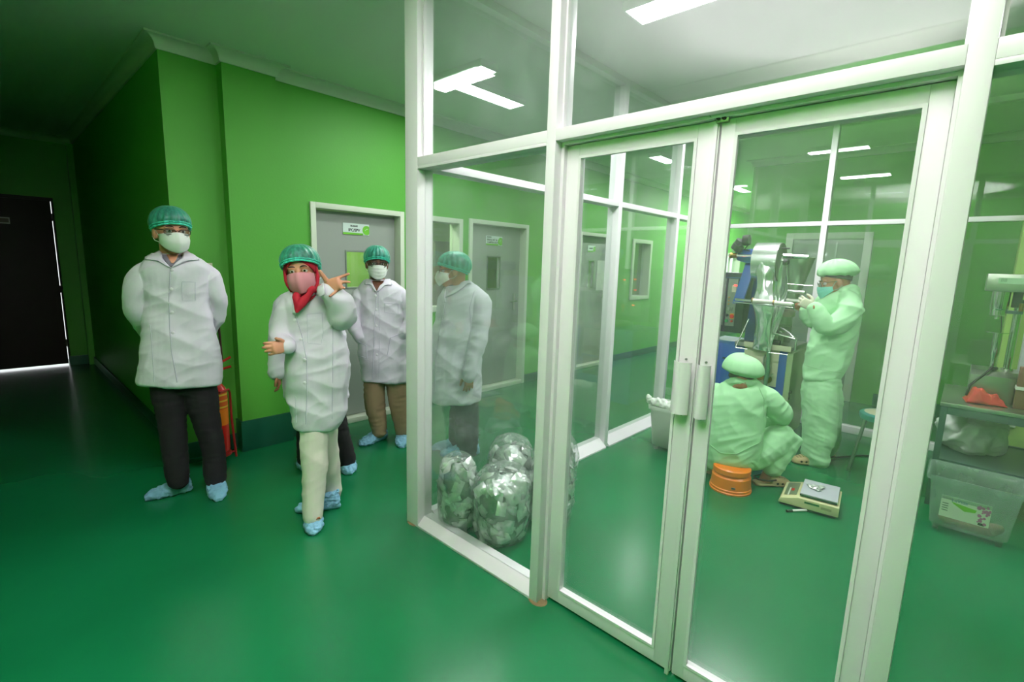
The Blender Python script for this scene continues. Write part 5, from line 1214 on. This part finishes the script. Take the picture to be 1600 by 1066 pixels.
MB().lathe([(.02, zt), (.02, ht-.06)], cc, seg=20).lathe([(.03, zt), (.03, zt+.015)], cc, seg=20).build('column', chrome, t)
MB().lathe([(.034, ht-.1), (.034, ht-.05)], cc, seg=16).build('column_clamp', rub, t)
MB().box((X0+.02, cc.y-.25, ht), (X0+.3, on(1542, 440, X0+.02).y, hb_)).build('head_box', steel, t, bevel=.004)
yl = on(1560, 438, X0+.02).y
MB().box((X0+.014, yl-.115, ht+.05), (X0+.02, yl, hb_-.025)).build('readout_window', mat('lcd_green', (150, 190, 150), .3), t, smooth=False)
text('lettering', '88', .03, (X0+.0135, yl-.01, ht+.062), (0, -1, 0), (0, 0, 1), mat('lcd_digits', (90, 120, 95), .4), t)
hc = V(X0+.1, on(1568, 470, X0+.1).y+.015, 0)
MB().lathe([(.042, ht-.12), (.045, ht-.11), (.045, ht)], hc, seg=28).lathe([(.03, ht-.16), (.04, ht-.155), (.04, ht-.12)], hc, seg=28).lathe([(.014, ht-.18), (.014, ht-.155)], hc, seg=12).build('capping_head', chrome, t)
MB().box((hc.x-.01, cc.y-.02, ht-.14), (hc.x+.03, hc.y, ht-.12)).build('cross_arm', gs, t); MB().box((hc.x, hc.y-.1, ht-.1), (hc.x+.05, hc.y-.055, ht)).build('valve_block', rub, t, bevel=.003)
MB().lathe([(.012, ht-.12), (.012, ht-.07)], (hc.x-.01, hc.y-.1, 0), seg=12).build('air_fitting', brass, t)
MB().tube([(X0+.05, pc.y+.0, zt+.02), (X0-.02, pc.y+.04, zt-.03), (X0-.03, pc.y+.09, zt-.1), (X0-.035, pc.y+.1, TT+.03)], .007).tube([(X0+.1, pc.y-.02, zt+.012), (X0+.05, pc.y, zt+.02)], .012).build('air_hose', rub, t)
MB().tube([hc+V(0, -.02, ht-.16), hc+V(-.01, -.03, ht-.26), hc+V(-.005, -.01, ht-.34)], .002, 6).build('thin_wire', rub, t)
t = thing('red_cloth', 'crumpled red cloth lying on the steel table', 'cloth', tuple(gpt(1540, 626, TT)))
A_, B_ = gpt(1507, 627, TT+.0), gpt(1573, 637, TT+.0); ex_ = (B_-A_); ey_ = V(1, .12, 0)*.16
def clo(u, v):
    p = A_+ex_*u+ey_*(v-.3)*(1-.5*u); e_ = min(1, 6*u, 6*(1-u), 5*v, 5*(1-v)); z = TT+.004+e_*(.075*math.exp(-((u-.3)/.28)**2)+.035*math.exp(-((u-.75)/.2)**2)+.04*abs(mnoise.noise(V(u*5, v*5, 2))))
    return V(p.x, p.y, z)
MB().grid(clo, 40, 20).build('cloth_sheet', mat('red_cloth', (170, 50, 38), .8, bump=.3, bscale=60), t, solid=.003)
t = thing('carton', 'brown carton with a pale band beside the press at the right edge', 'box', (4.33, -.36, TT))
MB().box((4.28, -.55, TT), (4.34, on(1588, 610, 4.28).y, TT+.26)).build('carton_body', mat('brown_carton', (110, 84, 58), .7, bump=.1), t, bevel=.002)
MB().box((4.275, -.55, TT+.12), (4.342, on(1587, 610, 4.28).y+.002, TT+.14)).build('packing_band', white_d, t, smooth=False)
t = thing('wall_socket', 'small socket with a black plug on the light green pillar under the table', 'socket', (5.33, -.42, .55)); sp = on(1573, 660, 5.35)
MB().box((5.335, sp.y-.05, sp.z-.03), (5.35, sp.y+.05, sp.z+.07)).build('socket_plate', white_d, t, bevel=.003); MB().lathe([(.018, 0), (.018, .03)], (5.335, sp.y, sp.z), (-1, 0, 0), 12).build('plug', rub, t)
MB().tube([V(5.31, sp.y, sp.z), V(5.28, sp.y, sp.z-.06), V(5.27, sp.y+.03, sp.z-.2), V(5.26, sp.y+.08, .05)], .008).build('plug_cable', rub, t)
t = thing('wall_box', 'grey cabinet edge on the right pillar above the table', 'cabinet', (5.3, -.75, 1.0)); MB().box((5.25, -.9, .75), (5.35, on(1594, 560, 5.25).y, 1.32)).build('cabinet_body', mat('pale_grey', (180, 190, 185), .5), t, bevel=.003)
# ---------------------------------------------------------------- stool, bucket, scale, pen
t = thing('round_stool', 'round stool with teal rim and cream seat beside the door stile', 'stool', (4.42, .31, 0))
sc_ = V(4.43, .325, 0)
MB().lathe([(.02, .49), (.125, .487), (.135, .484)], sc_, seg=48).build('seat', mat('cream_vinyl', (205, 205, 170), .5), t)
MB().lathe([(.10, .43), (.15, .435), (.158, .455), (.156, .475), (.14, .486), (.12, .486)], sc_, seg=48).build('seat_rim', mat('teal_plastic', (20, 140, 128), .4), t)
for a_ in (100, 190, 280, 10):
    r0 = V(math.cos(math.radians(a_)), math.sin(math.radians(a_)), 0)
    MB().tube([sc_+r0*.11+V(0, 0, .435), sc_+r0*.17+V(0, 0, .012)], .0125, 12).build('leg', alu, t); MB().lathe([(.015, 0), (.015, .02)], sc_+r0*.172, seg=12).build('leg_cap', alu, t)
t = thing('orange_bucket', 'orange upturned bucket under the squatting worker', 'bucket', (3.39, 1.03, 0))
MB().lathe([(.134, 0), (.136, .012), (.132, .016), (.132, .03), (.128, .034), (.124, .105), (.118, .112), (.112, .118), (.112, .126), (.121, .132), (.12, .16), (.11, .168), (0.02, .168)], (3.39, 1.03, 0), seg=48).build('bucket_body', mat('orange_plastic', (236, 128, 28), .35), t, angle=28)
bl = V(3.39, 1.03, 0); dv = (Vector((0, 0, 0))-bl).normalized(); MB().obox(bl+dv*.13+V(0, 0, .055)+V(-dv.y, dv.x, 0)*.02, V(-dv.y, dv.x, 0)*.012, (0, 0, .006), dv*.002).build('bucket_sticker', MATS['label_grey'], t)
t = thing('digital_scale', 'beige digital scale with grey platform on the floor', 'scale', tuple(gpt(1275, 780)))
O = gpt(1249, 770.5, .1); EX = gpt(1308, 786, .1)-O; EY = gpt(1260, 750, .1)-O; EX.z = EY.z = 0; wX = EX.length; eX = EX.normalized(); eY = EY-eX*EY.dot(eX); wY = .27; eY.normalize(); O.z = 0
def sp_(a, b_, z): return O+eX*a+eY*b_+V(0, 0, z)
beige = mat('beige_plastic', (200, 200, 150), .5); 
MB().prism([sp_(-.11, -.03, .018), sp_(wX+.015, -.03, .018), sp_(wX+.015, -.03, .078), sp_(.0, -.03, .078), sp_(-.1, -.03, .05)], eY*(wY+.03)).build('scale_body', beige, t, bevel=.004)
MB().prism([sp_(-.1, -.02, .006), sp_(wX+.005, -.02, .006), sp_(wX+.005, -.02, .018), sp_(-.1, -.02, .018)], eY*(wY+.01)).build('scale_underside', pan_d, t)
for a_, b_ in ((-.07, 0), (wX-.02, 0), (-.07, wY-.04), (wX-.02, wY-.04)): MB().lathe([(.014, 0), (.014, .01)], sp_(a_, b_, 0), seg=12).build('scale_foot', rub, t)
MB().obox(sp_(wX/2+.003, wY/2-.0, .09), eX*(wX/2), eY*(wY/2), (0, 0, .006)).build('platform_rim', mat('dark_green_rubber', (36, 78, 64), .5), t, bevel=.003)
MB().obox(sp_(wX/2+.003, wY/2, .099), eX*(wX/2), eY*(wY/2), (0, 0, .004)).build('platform', mat('grey_plate', (176, 182, 188), .4), t, bevel=.003)
nv = (V(0, 0, .1)-eX*.028).normalized(); tx = (eX*.1+V(0, 0, .028)).normalized()
MB().obox(sp_(-.05, wY*.5, .0655), tx*.036, eY*.11, nv*.001).build('display_panel', mat('panel_olive', (112, 124, 92), .3), t); MB().obox(sp_(-.045, wY*.42, .068), tx*.009, eY*.02, nv*.001).build('red_key', red_b, t)
MB().obox(sp_(-.062, wY*.3, .063), tx*.004, eY*.07, nv*.001).build('white_strip', white_d, t)
MB().obox(sp_(.075, -.031, .06), eX*.04, (0, 0, .006), eY*.001).build('level_window', mat('scale_green', (40, 110, 60), .3), t)
MB().obox(sp_(wX-.05, -.0302, .05), eX*.028, (0, 0, .008), eY*.0006).build('faint_mark', mat('faint_ink', (160, 162, 118), .5), t)
t = thing('foil_sachets', 'torn silver sachets on the platform of the scale', 'sachet', tuple(sp_(.06, .14, .103)))
for i, (a_, b_, r_) in enumerate(((.06, .17, .3), (.075, .12, -.5), (.1, .15, 1.1))):
    X_ = eX*math.cos(r_)+eY*math.sin(r_); Y_ = -eX*math.sin(r_)+eY*math.cos(r_)
    MB().grid(lambda u, v: sp_(a_, b_, .104+.004*i+.005*math.sin(u*8+i)*math.sin(v*6)+.003)+X_*(u-.5)*.07+Y_*(v-.5)*.035, 10, 7).build('sachet', pouch_m, t, solid=.002)
t = thing('marker_pen', 'white marker pen with black cap lying in front of the scale', 'pen', (3.37, .62, 0))
a_, b_ = gpt(1229, 798.5, .008), gpt(1260, 797.5, .008); m_ = a_.lerp(b_, .28)
MB().tube([m_, b_], .0075, 12).build('pen_barrel', mat('pen_white', (225, 228, 222), .4), t); MB().tube([a_, m_], .0085, 12).build('pen_cap', rub, t)
t = thing('power_cable', 'black cable on the floor behind the standing worker', 'cable', tuple(gpt(1330, 715)))
MB().tube([gpt(1296, 716, .008), gpt(1315, 714.5, .008), gpt(1340, 712, .008), gpt(1372, 712, .008), gpt(1420, 722, .008)], .008).build('cable_run', rub, t)
# ---------------------------------------------------------------- fire extinguisher on its stand, hose, notice
ex_r = mat('extinguisher_red', (196, 24, 20), .3, coat=.4); rod_r = mat('stand_red', (150, 26, 22), .45)
t = thing('fire_extinguisher', 'red fire extinguisher with orange and yellow label against the green wall', 'extinguisher', (1.055, 3.86, .06)); c = V(1.055, 3.86, 0)
MB().lathe([(.05, .07), (.066, .08), (.068, .1), (.068, .5), (.06, .545), (.035, .585), (.022, .6), (.022, .62)], c, seg=36).build('cylinder', ex_r, t)
MB().lathe([(.0686, .28), (.0686, .4)], c, seg=36, cap=False).build('label_orange', mat('label_orange', (222, 120, 20), .5), t); MB().lathe([(.0686, .4), (.0686, .52)], c, seg=36, cap=False).build('label_upper', mat('label_rust', (200, 84, 24), .5), t)
for z_ in (.41, .455, .5): MB().lathe([(.0692, z_), (.0692, z_+.012)], c, seg=36, cap=False).build('label_band', mat('label_yellow', (215, 180, 60), .5), t)
MB().box((c.x-.015, c.y-.02, .62), (c.x+.02, c.y+.02, .66)).build('valve', chrome, t, bevel=.003)
MB().tube([c+V(-.02, 0, .66), c+V(.06, -.02, .69), c+V(.1, -.03, .7)], .009).build('carry_handle', ex_r, t); MB().tube([c+V(-.02, 0, .69), c+V(.05, -.02, .74), c+V(.1, -.03, .77)], .009).build('squeeze_lever', ex_r, t)
MB().tube([c+V(.03, 0, .64), c+V(.06, .03, .75), c+V(.055, .04, 1.05), c+V(.05, .05, 1.15)], .008).build('hose', mat('dark_hose', (60, 16, 14), .5), t)
MB().tube([c+V(.0, -.075, .53), c+V(.075, -.02, .53), c+V(.088, 0, .5), c+V(.09, 0, .3), c+V(.1, -.02, .01)], .008).tube([c+V(-.075, -.02, .53), c+V(-.09, 0, .5), c+V(-.1, -.02, .01)], .008).build('stand_rods', rod_r, t)
MB().lathe([(.075, .045), (.075, .062)], c, seg=24).tube([c+V(.095, -.01, .05), c+V(-.095, -.01, .05)], .007).build('stand_tray', rod_r, t)
t = thing('wall_card', 'small cream card on the green wall behind the left man\'s shoulder', 'notice', (1.1, 4.03, 1.3)); MB().box((1.04, 4.034, 1.25), (1.135, 4.04, 1.435)).build('card', mat('cream_card', (222, 224, 190), .6), t, smooth=False)
